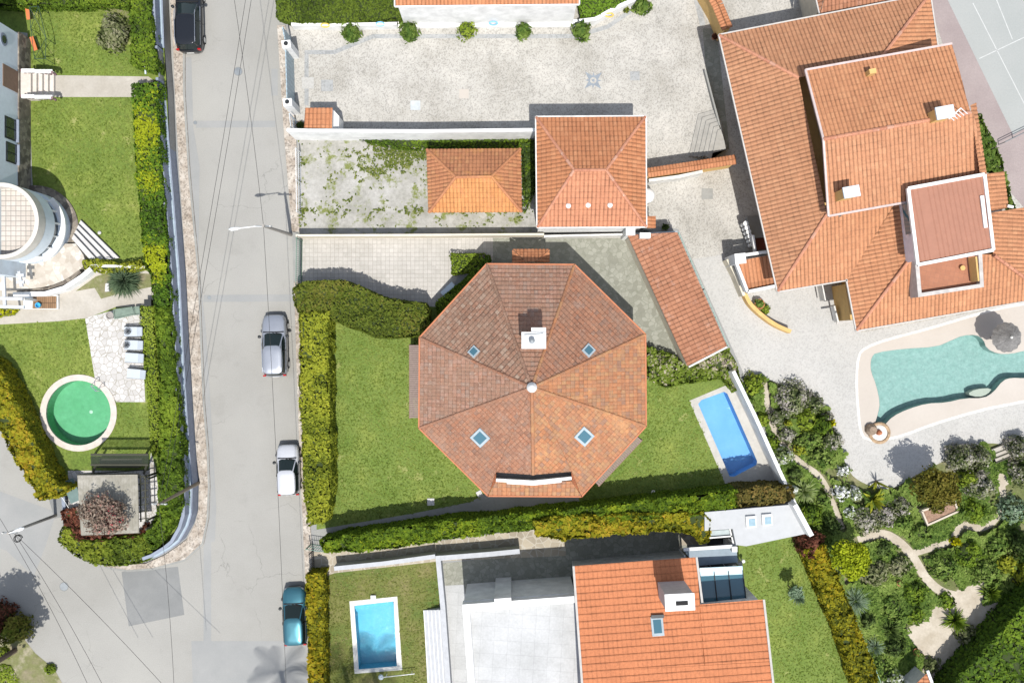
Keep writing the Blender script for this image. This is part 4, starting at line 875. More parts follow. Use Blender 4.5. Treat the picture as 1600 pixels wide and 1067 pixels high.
mb = MB(); b_ = [(p.x+.85, p.y, zu-.5) for p in gb]; mb.add([tuple(p+Vector((.85, 0, -.03))) for p in gb]+b_, [(0, 1, 4, 3), (1, 2, 5, 4)]); mb.build("gable_wall", cream, o)
for a, b in ((gb[0], gb[1]), (gb[1], gb[2]), (P(1487, 69, zu), gb[0]), (P(1418, 316, zu), gb[2])): MB().bar(a+Vector((0, 0, .04)), b+Vector((0, 0, .04)), .13, .12).build("verge", plain("pinkish_fascia", (.48, .40, .38), .7), o)
ridge_tiles([P(1286, 218, zt), P(1516, 176, zt)], o, r_big, .13)
for px, py, zc, w_, h_ in ((1476, 176, 10.05, 1.1, .75), (1330, 300, 9.55, 1.0, .68)):
    p = P(px, py, zc); k = MB().box((p.x, p.y, zc-1), (w_*.82, h_*.85, 2), .18).build("chimney", yellow_w, o); MB().box((p.x, p.y, zc+.03), (w_, h_, .12), .18).build("chimney_cap", ledge_m, k)
p = P(1494, 178, 9.75); mb = MB().bar((p.x-.4, p.y-.3, 9.65), (p.x+.3, p.y+.35, 9.75), .06, .06)
for i in range(5): mb.bar((p.x-.5+.2*i, p.y-.05+.1*i, 9.7), (p.x-.1+.2*i, p.y-.4+.1*i, 9.7), .04, .04)
mb.tube([(p.x, p.y, 8.2), (p.x, p.y, 9.75)], .03); tag(mb.build("tv_antenna", metal_w), "white television antenna beside the upper chimney of the big house", "antenna")
p = P(1363, 112, 8.55); MB().box((p.x, p.y, 8.3), (.42, .3, .7), .18).build("roof_vent", yellow_w, o)
# penthouse and roof terrace
zp = 8.6; pt = [(1418, 295), (1537, 273), (1551, 391), (1433, 414)]; q = PL(pt, zp)
MB().prism(inset([(v.x, v.y) for v in q], .25), 5.7, zp-.1).build("penthouse_wall", plain("lilac_white_render", (.66, .62, .66), .8), o)
facet([q[0], q[1], q[2], q[3]] if 0 else [Vector((p.x, p.y, zp+.0)) for p in q], .3, 40, .028, .0).build("penthouse_roof", red_sheet, o)
for i_, (a, b) in enumerate(zip(q, q[1:]+q[:1])): MB().bar(a+Vector((0, 0, .03+.004*i_)), b+Vector((0, 0, .03+.004*i_)), .2, .2).build("roof_border", white, o)
a, b = P(1534, 306, zp+.1), P(1540, 356, zp+.1); MB().bar(a, b, .22, .1).build("roof_rail", white, o)
MB().bar(P(1414, 318, 7.8), P(1420, 366, 7.8), .04, .8).build("penthouse_window", glass_b, o)
tz = 6.75; tt = [(1433, 405), (1532, 390), (1535, 446), (1438, 461)]; q = PL(tt, 7.2)
MB().prism([(p.x, p.y) for p in q], 4.9, tz).build("terrace_floor", terra_floor, o)
loop = [(p.x, p.y) for p in (q[0], q[3], q[2], q[1])]; MB().prism(strip(loop, -.12, .12), 6.0, 7.15).build("terrace_parapet", plain("grey_parapet", (.42, .40, .38), .85, var=.2), o)
MB().bar(P(1517, 402, tz+.6)+Vector((.1, 0, 0)), P(1521, 440, tz+.6)+Vector((.1, 0, 0)), .1, .9).build("terrace_panel", yellow_w, o)
p = P(1503, 419, tz+.1); tag(MB().lathe((p.x, p.y, tz+.01), [(.11, 0), (.16, .22), (.12, .22)], 12).build("flower_pot", yellow_w), "small ochre pot on the red roof terrace", "flower pot")
# porch annex with stair
o = thing("entrance_annex", "small annex with orange roof and white parapet at the big house's lower left", "annex", P(1185, 430, 0))
facet([P(1168, 453, 2.5), P(1215, 445, 2.5), P(1205, 398, 2.75), P(1153, 408, 2.75)], .26, 3).build("roof_slope", r_gar, o)
MB().prism(inset([(p.x, p.y) for p in PL([(1150, 405), (1210, 396), (1218, 447), (1167, 456)], 2.4)], .04), 0, 2.4).build("wall", white_w, o)
for a, b in (((1150, 412), (1167, 456)), ((1167, 456), (1216, 446)), ((1162, 399), (1204, 393))): MB().bar(P(*a, 2.6), P(*b, 2.6), .2, .45).build("parapet", white, o)
p = P(1157, 404, 2.9); MB().box((p.x, p.y, 1.45), (.75, .7, 2.9), .1).build("pillar", white, o)
o = thing("staircase", "outdoor stair with white balusters between the small court and the big house", "staircase", P(1180, 370, 0))
for i in range(7): a, b = P(1167, 342+5*i, 0), P(1184, 340+5*i, 0); MB().bar((a.x, a.y, .1+.14*i), (b.x+.2, b.y, .1+.14*i), .3, .2+.28*i if 0 else .2).build("stair_tread", concrete_gr, o)
for i in range(6): p = P(1166+2.3*i, 349+6.5*i, 1.6); MB().lathe((p.x, p.y, .3), [(.08, 0), (.15, .3), (.07, .6), (.15, .9), (.18, 1.2)], 10).build("baluster", white, o)
MB().bar(P(1176, 368, 2.1), P(1180, 398, 2.1), .16, .3).build("handrail", white, o); MB().box((P(1190, 380, .5).x, P(1190, 380, .5).y, .4), (.8, .9, .8), .1).build("landing", plain("dark_red_floor", (.16, .05, .035), .8), o)
# neighbour roof at the very top right
o = thing("roof_wing", "red tiled hipped wing at the top edge above the big house", "house", P(1330, -20, 0))
fc2 = lambda pts, m=r_red: facet([P(*p) for p in pts], .26).build("roof_slope", m, o)
fc2([(1281, 23, 4.6), (1415, -2, 4.6), (1380, -60, 5.8), (1300, -48, 5.8)]); fc2([(1262, -60, 4.6), (1281, 23, 4.6), (1300, -48, 5.8)])
MB().prism(inset([(p.x, p.y) for p in PL([(1281, 23), (1415, -2), (1400, -80), (1262, -55)], 4.6)], .7), 0, 4.5).build("wall", cream, o); gutters([P(1262, -60, 4.6), P(1281, 23, 4.6), P(1415, -2, 4.6)], o, gutter_m, closed=False)
# covered entrance alcove
o = thing("garden_door_canopy", "grey canopy frame and ochre wall of the side door below the big house", "canopy", P(1310, 475, 0))
MB().bar(P(1307, 505, 2.6), P(1334, 501, 2.6), .1, .12).build("beam", gutter_m, o); MB().bar(P(1281, 445, 1.1), P(1286, 470, 1.1), .08, 1.0).build("low_wall", white_w, o)
MB().bar(P(1322, 444, 2.6)-Vector((0, 0, 1.3)), P(1331, 500, 2.6)-Vector((0, 0, 1.3)), .16, 2.6).build("ochre_wall", yellow_w, o)
MB().bar(P(1301, 478, .6), P(1307, 503, .6), .1, .7).build("low_wall", white_w, o)

# modern house -------------------------------------------------------
o = thing("modern_house", "modern house with bright orange tile roof and white roof terrace at the bottom", "house", P(1000, 980, 0))
za, zb = 4.7, 6.5
a0, a1 = P(896, 884, za), P(1088, 870, za); n_ = Vector((a1.y-a0.y, -(a1.x-a0.x), 0)).normalized(); sl_ = .22
def mp(px, py):      # point on the single-slope roof plane
    a2 = a0+n_*5+Vector((0, 0, 5*sl_)); return onplane(px, py, a0, a1, a2)
fk = dict(tp=.3, row=.44, amp=.01, step=.035)
facet([mp(1088, 870), mp(896, 884), mp(908, 1050), mp(1101, 1040)], **fk).build("roof_slope", r_mod, o)
facet([mp(1193, 936), mp(1092, 944), mp(1101, 1040), mp(1206, 1033)], org=(mp(1088, 870), mp(896, 884)), **fk).build("roof_slope", r_mod, o)
facet([mp(1206, 1033), mp(907, 1050), mp(916, 1160), mp(1216, 1140)], org=(mp(1088, 870), mp(896, 884)), **fk).build("roof_slope", r_mod, o)
for a, b in (((896, 884), (914, 1130)), ((1088, 870), (1097, 941)), ((1193, 936), (1216, 1140))): MB().bar(mp(*a)+Vector((0, 0, .02)), mp(*b)+Vector((0, 0, .02)), .14, .16).build("verge", gutter_m, o)
MB().prism([(p.x, p.y) for p in (P(901, 903, za), P(1084, 885, za), P(1092, 950, za), P(1188, 940, za), P(1206, 1180, za), P(916, 1180, za))], 0, za-.1).build("wall", white_w, o)
wl = MB(); 
c = mp(1060, 930); cc = P(1062, 940, 8.0); k = MB().box((cc.x, cc.y, 6.3), (1.75, .98, 3.4), .05).build("chimney", plain("grey_chimney_render", (.42, .40, .40), .8), o)
MB().box((cc.x, cc.y, 8.03), (1.85, 1.06, .1), .05).build("chimney_cap", white, k); MB().box((cc.x+.12, cc.y-.05, 8.1), (.75, .26, .04), .05).build("flue_slot", rubber, k)
skylight(o, 1027, 978, .78, 1.2, a0, a1, mp(1000, 1000)); MB().bar(mp(1017, 962)+Vector((0, 0, .12)), mp(1037, 961)+Vector((0, 0, .12)), .22, .12).build("skylight_hood", dark, o)
zt2, zp2 = 4.3, 4.9
tp_ = [(733, 952), (899, 940), (920, 1200), (750, 1200)]; q = PL(tp_, zt2); MB().prism([(p.x, p.y) for p in PL([(724, 943), (899, 930), (920, 1200), (740, 1200)], zp2)], 0, zt2-.02).build("terrace_block", white, o)
MB().sheet([(p.x, p.y) for p in q], zt2+.004).build("terrace_floor", pale_slab, o)
MB().prism(strip([(p.x, p.y) for p in PL([(899, 936), (728, 949), (746, 1200)], zp2)], -.22, .22), zt2-.3, zp2).build("parapet", white, o)
p = P(786, 943, zp2+.3); MB().box((p.x, p.y, (zp2+.3)/2), (1.1, .72, zp2+.3), .07).build("pier", white, o)
MB().bar(P(899, 942, zt2+.1), P(909, 1055, zt2+.1), .1, .2).build("gutter_channel", slate, o)
# glazed extension
o = thing("glass_extension", "dark glazed extension with blue panes right of the orange modern roof", "conservatory", P(1130, 910, 0))
q = [P(1093, 893, 3.2), P(1160, 890, 3.2), P(1166, 940, 3.6), P(1098, 943, 3.6)]
for i in range(3):
    t0, t1 = i/3+.01, (i+1)/3-.01; mb = MB(); mb.add([q[0].lerp(q[1], t0), q[0].lerp(q[1], t1), q[3].lerp(q[2], t1), q[3].lerp(q[2], t0)], [(3, 2, 1, 0)]); mb.build("glass_pane", glass_b, o)
    mb = MB(); a, b = q[0].lerp(q[1], t0), q[0].lerp(q[1], t1); mb.add([(a.x, a.y+.15, 1.2), (b.x, b.y+.15, 1.2), b, a], [(0, 1, 2, 3)]); mb.build("glass_front", glass_d, o)
for i in range(4): t = i/3; MB().bar(q[0].lerp(q[1], t)+Vector((0, 0, .03)), q[3].lerp(q[2], t)+Vector((0, 0, .03)), .06, .08).build("glazing_bar", dark, o)
MB().bar(q[0]+Vector((0, .0, .04)), q[1]+Vector((0, 0, .04)), .55, .06).build("eave_panel", plain("pale_blue_panel", (.42, .58, .65), .3), o)
MB().prism([(p.x, p.y) for p in PL([(1094, 880), (1160, 878), (1165, 945), (1096, 945)], 1.2)], 0, 1.19).build("base_wall", concrete_gr, o)
o = thing("glass_porch", "lower flat blue-grey porch roof with white beam beside the glazed extension", "porch", P(1110, 865, 0))
MB().prism([(p.x, p.y) for p in PL([(1066, 857), (1150, 850), (1153, 878), (1088, 884)], 2.2)], 2.05, 2.2).build("flat_roof", plain("blue_grey_sheet", (.16, .21, .25), .45), o)
MB().bar(P(1068, 858, 2.4), P(1144, 853, 2.4), .22, .14).build("beam", white, o); p = P(1148, 858, 2.6); MB().box((p.x, p.y, 1.3), (.36, .36, 2.6)).build("pillar", white, o)
for x in (1070, 1110): p = P(x, 868, 2); MB().box((p.x, p.y, 1), (.1, .1, 2)).build("post", white, o)
o = thing("glazed_frame", "white frame with glass above the dark stairwell at the hedge's right end", "frame", P(1128, 836, 0))
for a, b in (((1110, 827), (1140, 825)), ((1108, 840), (1144, 837)), ((1140, 825), (1146, 850))): MB().bar(P(*a, 2.2), P(*b, 2.2), .09, .1).build("bar", white, o)
MB().prism([(p.x, p.y) for p in PL([(1111, 829), (1139, 827), (1141, 836), (1110, 838)], 2.1)], 2.06, 2.1).build("glass_pane", plain("pale_glass", (.35, .40, .40), .1), o)
for a in ((1110, 827), (1144, 850)): p = P(*a, 2.1); MB().box((p.x, p.y, 1.05), (.08, .08, 2.1)).build("post", white, o)
MB().prism([(p.x, p.y) for p in PL([(1106, 840), (1142, 838), (1145, 852), (1106, 854)], .2)], 0, .03).build("stairwell_floor", dark, o)
# flat white roof slab with two skylights
zf = 2.7; o = thing("flat_roof_annex", "flat pale grey roof annex with two square skylights at the end of the long hedge", "annex", P(1180, 815, 0))
fr = [(1101, 800), (1238, 788), (1262, 833), (1166, 853), (1150, 851), (1145, 826), (1101, 829)]
MB().prism([(p.x, p.y) for p in PL(fr, zf)], 0, zf).build("flat_roof", plain("pale_grey_roof", (.40, .41, .415), .85, var=.05), o)
for px, py in ((1174, 815), (1199, 812)):
    p = P(px, py, zf+.2); k = MB().box((p.x, p.y, zf+.1), (.68, .75, .2), .07).build("skylight", white, o); MB().box((p.x+.05, p.y-.05, zf+.215), (.45, .5, .03), .07).build("pane", plain("grey_blue_dome", (.25, .36, .42), .15), k)
for a, b in (((1238, 786), (1264, 834)),): MB().bar(P(*a, zf+.6), P(*b, zf+.6), .3, 1.2).build("parapet", white, o)
o = thing("garden_shed", "corner of a small red tiled shed roof at the bottom edge of the garden", "shed", P(1445, 1075, 0))
facet([P(1426, 1110, 2.2), P(1426, 1072, 2.2), P(1450, 1050, 2.4), P(1466, 1110, 2.4)], .25, .35).build("roof_slope", r_gar, o); MB().prism([(p.x, p.y) for p in PL([(1430, 1110), (1430, 1074), (1449, 1056), (1460, 1110)], 2.2)], 0, 2.15).build("wall", white_w, o); MB().bar(P(1449, 1047, 2.5), P(1456, 1066, 2.5), .18, .12).build("verge", white, o)
# lower steps of the modern house
o = thing("garden_steps", "broad white steps beside the bottom pool lawn", "steps", P(676, 1010, 0))
for i in range(5): a, b = 662+6*i, 670+6*i; MB().prism([(p.x, p.y) for p in PL([(a, 953), (690, 951), (699, 1090), (a+7, 1090)], .1+.14*i)], 0, .12+.13*i).build("step", cool_w, o); q_ = P(a, 953, .13+.13*i), P(a+9, 1090, .13+.13*i); MB().bar(q_[0], q_[1], .05, .02).build("nosing", grey_metal, o)

# villa on the left --------------------------------------------------
o = thing("white_villa", "white villa facade with stone base and dark windows on the left edge", "house", P(10, 170, 0))
fx = P(46, 0, G1).x; y0, y1 = P(30, 50, 3).y, P(46, 300, G1).y
MB().prism([(fx, y1-6), (fx, y0), (fx-12, y0+1.6), (fx-12, y1-6)], G1, 8.5).build("wall", blue_white, o)
MB().prism([(fx, y1), (fx+.1, y1), (fx+.1, y0+.1), (fx, y0+.05)], G1, G1+1.5).build("stone_plinth", stone_clad, o)
def fpt(px, py):     # point on the facade plane
    k = (fx)/((px-CX)/(S*H)); return Vector((fx, (CY-py)*k/(S*H), H-k))
for nm, x0, x1, ya, yb, m in (("door", 4, 27, 112, 134, wood_dark), ("window", 7, 24, 188, 215, dark), ("window", 9, 25, 227, 252, dark)):
    a, b = fpt(x1, ya), fpt(x0, yb); k = MB().box((fx+.01, (a.y+b.y)/2, (a.z+b.z)/2), (.06, abs(a.y-b.y), abs(b.z-a.z))).build(nm, m if nm != "door" else wood, o)
    if nm == "window":
        for j in (0, 1): MB().box((fx+.05, a.y+(b.y-a.y)*(.27+.46*j), (a.z+b.z)/2), (.05, abs(a.y-b.y)*.4, abs(b.z-a.z)*.85)).build("pane", glass_d, k)
        MB().box((fx+.1, (a.y+b.y)/2, min(a.z, b.z)-.05), (.25, abs(a.y-b.y)*1.05, .08)).build("sill", slate, k)
p = fpt(5, 62); mb = MB(); 
mb.tube([(fx-.02, p.y, p.z), (fx+.06, p.y, p.z)], .42, 20); k = mb.build("round_window", slate, o); MB().tube([(fx+.04, p.y, p.z), (fx+.08, p.y, p.z)], .26, 20).build("pane", glass_d, k)
# entrance steps with balustrades
o = thing("entrance_steps", "white entrance steps with balustrades leading up to the villa door", "steps", P(58, 132, G1))
for i in range(5): a = 84-9*i-(0 if i < 4 else 0); MB().prism([(p.x, p.y) for p in PL([(30, 112), (a, 112), (a, 150), (30, 150)], G1+.26*(i+1))], G1, G1+.26*(i+1)).build("step", plain("cream_stone", (.55, .50, .45), .8), o)
for py in (111, 151):
    MB().bar(P(34, py, 3.3), P(54, py, 3.3), .24, .12).build("handrail", white, o); MB().bar(P(54, py+1, 3.3), P(82, py+1, 2.5), .24, .12).build("handrail", white, o)
    for i in range(8): p = P(36+6*i, py+.5, 2.9); MB().lathe((p.x, p.y, 2.5-.12*max(0, i-3)), [(.05, 0), (.1, .2), (.05, .4), (.09, .62)], 8).build("baluster", plain("dark_red_stone", (.2, .12, .13), .8), o)
# round tower
tcx, tcy = P(1, 345, 5.5).x, P(1, 345, 5.5).y; TR = 59.5/S*(H-5.5)/H; ZT = 5.5
o = thing("round_tower", "round white tower with tiled roof terrace and curved window band on the left edge", "tower", (tcx, tcy, G1))
MB().lathe((tcx, tcy, G1), [(TR, 0), (TR, 1.25), (TR-.28, 1.27), (TR-.28, 2.2), (TR, 2.22), (TR, ZT-G1-.85)], 72).build("wall", blue_white, o)
mb = MB()
for (r0, r1, za_, zb_) in ((TR-.26, TR, ZT-.9, ZT),):
    n = 72; ci = lambda r, z: [(tcx+r*math.cos(2*math.pi*k/n), tcy+r*math.sin(2*math.pi*k/n), z) for k in range(n)]
    mb.add(ci(r1, za_)+ci(r1, zb_)+ci(r0, zb_)+ci(r0, za_), [(j*n+k, j*n+(k+1) % n, (j+1)*n+(k+1) % n, (j+1)*n+k) for j in range(3) for k in range(n)])
mb.build("parapet", plain("cream_coping", (.55, .52, .47), .7), o)
MB().sheet(circ((tcx, tcy), TR-.2, 72), ZT-.84).build("terrace_floor", grid_mat("cream_tower_tiles", (.52, .47, .42), (.58, .53, .48), (.27, .25, .23), .33, .33, 0, .022), o)
a0_, a1_ = math.radians(-62), math.radians(48); nn = 30; mb = MB(); fr_ = MB()
arc = [(a0_+(a1_-a0_)*i/nn) for i in range(nn+1)]
mb.add([(tcx+(TR-.27)*math.cos(a), tcy+(TR-.27)*math.sin(a), z) for z in (2.46, 3.41) for a in arc], [(i, i+1, nn+2+i, nn+1+i) for i in range(nn)]); mb.build("window_band", glass_d, o)
for a in arc[::6]: MB().box((tcx+(TR-.18)*math.cos(a), tcy+(TR-.18)*math.sin(a), 2.93), (.12, .1, .95), a).build("mullion", white, o)
MB().prism([(tcx+(TR+.22)*math.cos(a), tcy+(TR+.22)*math.sin(a)) for a in arc]+[(tcx+(TR-.3)*math.cos(a), tcy+(TR-.3)*math.sin(a)) for a in arc[::-1]], 2.32, 2.46).build("window_sill", white, o)
MB().lathe((tcx, tcy, G1), [(TR+.55, 0), (TR+.55, .1)], 72).build("stone_ring", stone_clad, o)
tag(MB().prism([(p.x, p.y) for p in PL(smooth_loop([(-30, 395), (70, 408), (112, 372), (136, 407), (127, 420), (105, 436), (75, 448), (35, 453), (-30, 456)], 1), G1+.45)], G1, G1+.45).build("terrace", flag), kind='structure')
o = thing("garden_steps", "diagonal dark-edged steps descending from the tower terrace to the lawn", "steps", P(145, 380, G1))
for i in range(4):
    d = i*5.6; q = [(118+d*.15, 352), (121+d, 351-d*.0)]; A_ = (112+3.6*i, 373-7.4*i); B_ = (143+11*i, 409-1.5*i) ; A2 = (112+3.6*(i+1), 373-7.4*(i+1)); B2 = (143+11*(i+1), 409-1.5*(i+1))
    MB().prism([(p.x, p.y) for p in PL([A_, B_, B2, A2], G1+.4-.1*i)], G1, G1+.4-.1*i).build("step", pale_step, o); MB().bar(P(*A2, G1+.41-.1*i), P(*B2, G1+.41-.1*i), .06, .03).build("nosing", dark, o)
# planter/steps below
tag(MB().prism(strip([(p.x, p.y) for p in PL([(35, 456), (75, 452), (103, 441), (126, 424)], G1+.5)], -.12, .12), G1, G1+.55).build("garden_wall", stone_clad), "dark stone curb curving under the tower terrace", "wall")
o = thing("pergola", "weathered white timber pergola in front of the tower terrace", "pergola", P(15, 450, G1))
for i_, (a, b) in enumerate((((5, 418), (8, 482)), ((30, 424), (34, 448)), ((-10, 466), (36, 467)), ((-10, 479), (38, 480)), ((26, 430), (38, 430)), ((26, 441), (38, 441)))): MB().bar(P(*a, G1+1.9+.012*i_), P(*b, G1+1.9+.012*i_), .2, .14).build("beam", plain("weathered_white_timber", (.45, .47, .50), .8), o)
for a in ((5, 420), (8, 480), (36, 467)): p = P(*a, G1+1.9); MB().box((p.x, p.y, G1+.92), (.14, .14, 1.84)).build("post", white_w, o)
o = thing("outdoor_hot_tub", "sunken tub with weathered timber deck and white rim below the terrace", "tub deck", P(62, 472, G1))
MB().prism([(p.x, p.y) for p in PL([(36, 460), (91, 461), (91, 483), (37, 483)], G1+.2)], G1, G1+.2).build("rim", white_w, o)
MB().prism([(p.x, p.y) for p in PL([(52, 463), (88, 463), (88, 482), (51, 482)], G1+.24)], G1+.2, G1+.24).build("deck", grid_mat("weathered_deck_boards", (.33, .20, .11), (.25, .15, .08), (.08, .05, .03), .9, .14, 1.57, .02), o)
MB().prism([(p.x, p.y) for p in PL([(38, 462), (50, 462), (50, 482), (38, 482)], G1+.24)], G1+.2, G1+.24).build("lid", ledge_m, o)
p = P(61, 477, G1+.3); tag(MB().lathe((p.x, p.y, G1+.24), [(.14, 0), (.19, .25), (.15, .25), (.12, .05)], 14).build("bucket", plain("blue_plastic", (.05, .35, .60), .5)), "small blue bucket on the timber tub deck", "bucket")
# ================================================================== VEHICLES
def car(label, px, py, L, W, Hh, paint, rz=0, rail=False, hood=.205, group="cars parked along the road"):
    g = P(px, py, .12 if False else 0); o = thing("parked_car", label, "car", (0, 0, 0), group)
    yf = [.5, .494, .475, .44, .38, .26, .05, -.2, -.38, -.45, -.485, -.5]; wf = [.38, .58, .76, .88, .955, .985, 1, 1, .975, .90, .76, .58]
    tz = [.46, .60, .70, .77, .83, .90, .94, .96, .96, .94, .86, .62]; k = Hh/1.5; mb = MB(); ring = []
    for f, wv, t in zip(yf, wf, tz):
        t *= k; wd = W/2*wv; h = [(0, t+.035), (.5*wd, t+.02), (.8*wd, t-.02), (.93*wd, t-.08), (wd, t-.2), (wd*.985, .42), (wd*.93, .26), (0, .22)]
        ring.append([(x, f*L, z) for x, z in h]+[(-x, f*L, z) for x, z in h[-2:0:-1]])
    n = len(ring[0]); mb.add([p for r in ring for p in r], [(i*n+j, i*n+(j+1) % n, (i+1)*n+(j+1) % n, (i+1)*n+j) for i in range(len(ring)-1) for j in range(n)]+[tuple(range(n))[::-1], tuple((len(ring)-1)*n+j for j in range(n))])
    mb.build("body", paint, o, True)
    zb = .93*k; levels = []; hw = W/2
    for s_ in (0, .3, .62, .9, 1.0): # glasshouse loops from belt line to roof
        a = hw*(.94-.155*s_**1.1); y1 = L*(hood-.20*s_); y0 = -L*(.482-.035*s_); z = zb+(Hh-.06-zb)*s_; cy_, b = (y0+y1)/2, (y1-y0)/2; lp = []
        for j in range(36):
            t = 2*math.pi*j/36; c_, q = math.cos(t), math.sin(t); e = .42; lp.append((a*math.copysign(abs(c_)**e, c_)*(1-.07*max(0, q)), cy_+b*math.copysign(abs(q)**e, q), z+.0))
        levels.append(lp)
    def loft(ls, close=False):
        m = MB(); n = 36; m.add([p for l in ls for p in l], [(i*n+j, i*n+(j+1) % n, (i+1)*n+(j+1) % n, (i+1)*n+j) for i in range(len(ls)-1) for j in range(n)]+([tuple((len(ls)-1)*n+j for j in range(n))] if close else [])); return m
    loft(levels).build("windows", glass_g, o, True)
    top = levels[3]; cxm = sum(p[1] for p in top)/36; L2 = [[(p[0]*s_*1.01, cxm+(p[1]-cxm)*(s_ if s_ < 1 else 1.0), p[2]+dz) for p in levels[4]] for s_, dz in ((1.03, -.05), (1.0, .0), (.93, .035), (.6, .06), (.2, .07))]
    loft(L2, True).build("roof", paint, o, True)
    for sg in (-1, 1):
        for j0 in ((5,), (31,)): # corner pillars
            mb = MB()
            for j in j0: 
                pa, pb = levels[0][j], levels[4][j]; mb.bar((sg*abs(pa[0])*1.01, pa[1], pa[2]), (sg*abs(pb[0])*1.01, pb[1], pb[2]), .07, .05)
            mb.build("pillar", paint, o)
        mb = MB()
        mb.bar((sg*hw*.945, -.08*L, zb), (sg*hw*.79, -.09*L, Hh-.07), .08, .04); mb.build("pillar", dark, o)
        MB().bar((sg*hw*.945, hood*L*.7, zb+.01), (sg*hw*.93, -.42*L, zb+.03), .03, .03).build("window_trim", chrome if rail else dark, o)
        if rail: MB().tube([(sg*hw*.77, .05*L, Hh-.03), (sg*hw*.77, .0, Hh+.04), (sg*hw*.75, -.34*L, Hh+.04), (sg*hw*.73, -.41*L, Hh-.03)], .025, 6).build("roof_rail", chrome, o)
        mb = MB().lathe((sg*(hw+.1), hood*L*.72, zb+.0), [(.04, -.08), (.11, -.05), (.11, .07), (.05, .1)], 10); mb.build("wing_mirror", dark, o, True)
        MB().lathe((sg*hw*.66, .455*L, .60*k), [(.13, -.09), (.15, 0), (.10, .05), (.02, .07)], 12).build("headlight", plain("headlamp_glass", (.16, .18, .2), .2), o, True)
        MB().box((sg*hw*.80, -.474*L, .80*k), (.2, .1, .24)).build("tail_light", plain("red_lamp_plastic", (.35, .01, .01), .25), o)
        for yy in (.31*L, -.30*L):
            wh = MB().tube([(sg*(hw-.2), yy, .32), (sg*(hw-.02), yy, .32), (sg*(hw+.015), yy, .32)], [.32, .32, .29], 22).build("wheel", rubber, o)
            MB().tube([(sg*(hw-.05), yy, .32), (sg*(hw+.025), yy, .32)], .2, 14).build("rim", chrome, wh)
    for sg in (-1, 1): MB().bar((sg*.12, hood*L+.02, zb+.03), (sg*.12+.48, hood*L-.10*L*.3, zb+.09), .025, .02).build("wiper", rubber, o)
    MB().bar((-hw*.82, hood*L+.05, zb+.02), (hw*.82, hood*L+.05, zb+.02), .07, .02).build("cowl", rubber, o)
    for sg in (-1, 1):
        for yy in (.17*L, -.09*L, -.33*L): MB().bar((sg*hw*1.0, yy, .45), (sg*hw*1.0, yy, .78*k), .012, .012).build("door_gap", rubber, o)
    MB().box((0, .497*L, .46), (.95, .05, .14)).build("grille", dark, o); MB().box((0, -.502*L, .5), (.5, .03, .11)).build("number_plate", white_w, o)
    o.location = g; o.rotation_euler = (0, 0, rz); WL[o.name] = g; return o
def carpaint(name, c, metal=.5, rough=.3):
    m = plain(name, c, rough, metal, .02); m.node_tree.nodes["Principled BSDF"].inputs["Coat Weight"].default_value = .6; return m
car("silver-grey estate car with roof rails parked by the yellow-green hedge", 433, 540, 4.4, 1.76, 1.5, carpaint("silver_grey_paint", (.33, .35, .39)), math.radians(1.5), True)
car("small white-silver hatchback parked below the silver-grey estate", 454, 732, 3.6, 1.6, 1.46, carpaint("pale_silver_paint", (.52, .53, .56), .25), math.radians(2), hood=.225)
car("teal-blue metallic hatchback parked at the lower end of the road", 464, 958, 4.1, 1.68, 1.42, carpaint("teal_blue_paint", (.045, .15, .19), .6), math.radians(2.5), hood=.22)
car("black estate car with silver trim parked against the blue wall, cut by the top edge", 301, 34, 4.8, 1.86, 1.62, carpaint("black_paint", (.012, .014, .018), .2, .15), math.radians(1), True)

# ================================================================== POLES, LAMPS, CABLES
def utility(label, bp, tp_, zt, m, name="utility_pole", arms=(), r=.13):
    b, t = P(*bp, 0), P(*tp_, zt); o = thing(name, label, "utility pole", b); MB().tube([b, b.lerp(t, .5), t], [r, r*.85, r*.65], 10).build("shaft", m, o)
    MB().bar((t.x-.5, t.y, zt-.25), (t.x+.5, t.y, zt-.2), .08, .08).build("crossarm", grey_metal, o)
    for k in range(3): MB().lathe((t.x-.4+.4*k, t.y, zt-.2), [(.03, 0), (.06, .08), (.03, .14)], 8).build("insulator", white_w, o)
    for hx, hz in arms:
        h = P(*hx, hz); MB().tube([t-Vector((0, 0, .3)), t.lerp(h, .3)+Vector((0, 0, .1)), h], .035, 8).build("lamp_arm", metal_w, o)
        d = (h-t); d.z = 0; d.normalize(); mb = MB(); q = h+d*.35; mb.tube([h-d*.15, h+d*.1, h+d*.42, h+d*.6], [.05, .11, .12, .04], 10); mb.build("lamp_head", metal_w, o, True)
    return t
t1 = utility("concrete utility pole with a street lamp arm over the road by the thin cream wall", (455, 367), (411, 353), 7.5, pole_w, arms=[((372, 357), 7.6)])
t2 = utility("leaning timber utility pole rising beside the curved blue wall", (311, 754), (247, 788), 7.4, pole_wood)
t3 = utility("concrete utility pole at the left edge, leaning over the side street", (87, 805), (12, 833), 6.6, pole_w, arms=[((24, 829), 6.7)], r=.12)
CAB = ["cable running along the road from the lamp pole to the top edge", "cable running from the lamp pole down past the parked cars", "cable from the timber pole to the top edge, left one of the pair", "cable from the timber pole to the top edge, right one of the pair",
 "cable from the timber pole straight down over the dark asphalt patch", "outer cable from the left edge pole down to the bottom edge", "inner cable from the left edge pole down to the bottom edge",
 "long cable from the left edge pole slanting across the junction", "short cable from the left edge pole to the upper left"]
def cable(a, b, sag=.35):
    b = P(*b) if not isinstance(b, Vector) else b; pts = [a.lerp(b, i/16)-Vector((0, 0, sag*4*(i/16)*(1-i/16))) for i in range(17)]
    tag(MB().tube(pts, .013, 5).build("overhead_cable", wire_m), CAB.pop(0), "cable", "overhead cables")
U = Vector((0, 0, -.1))
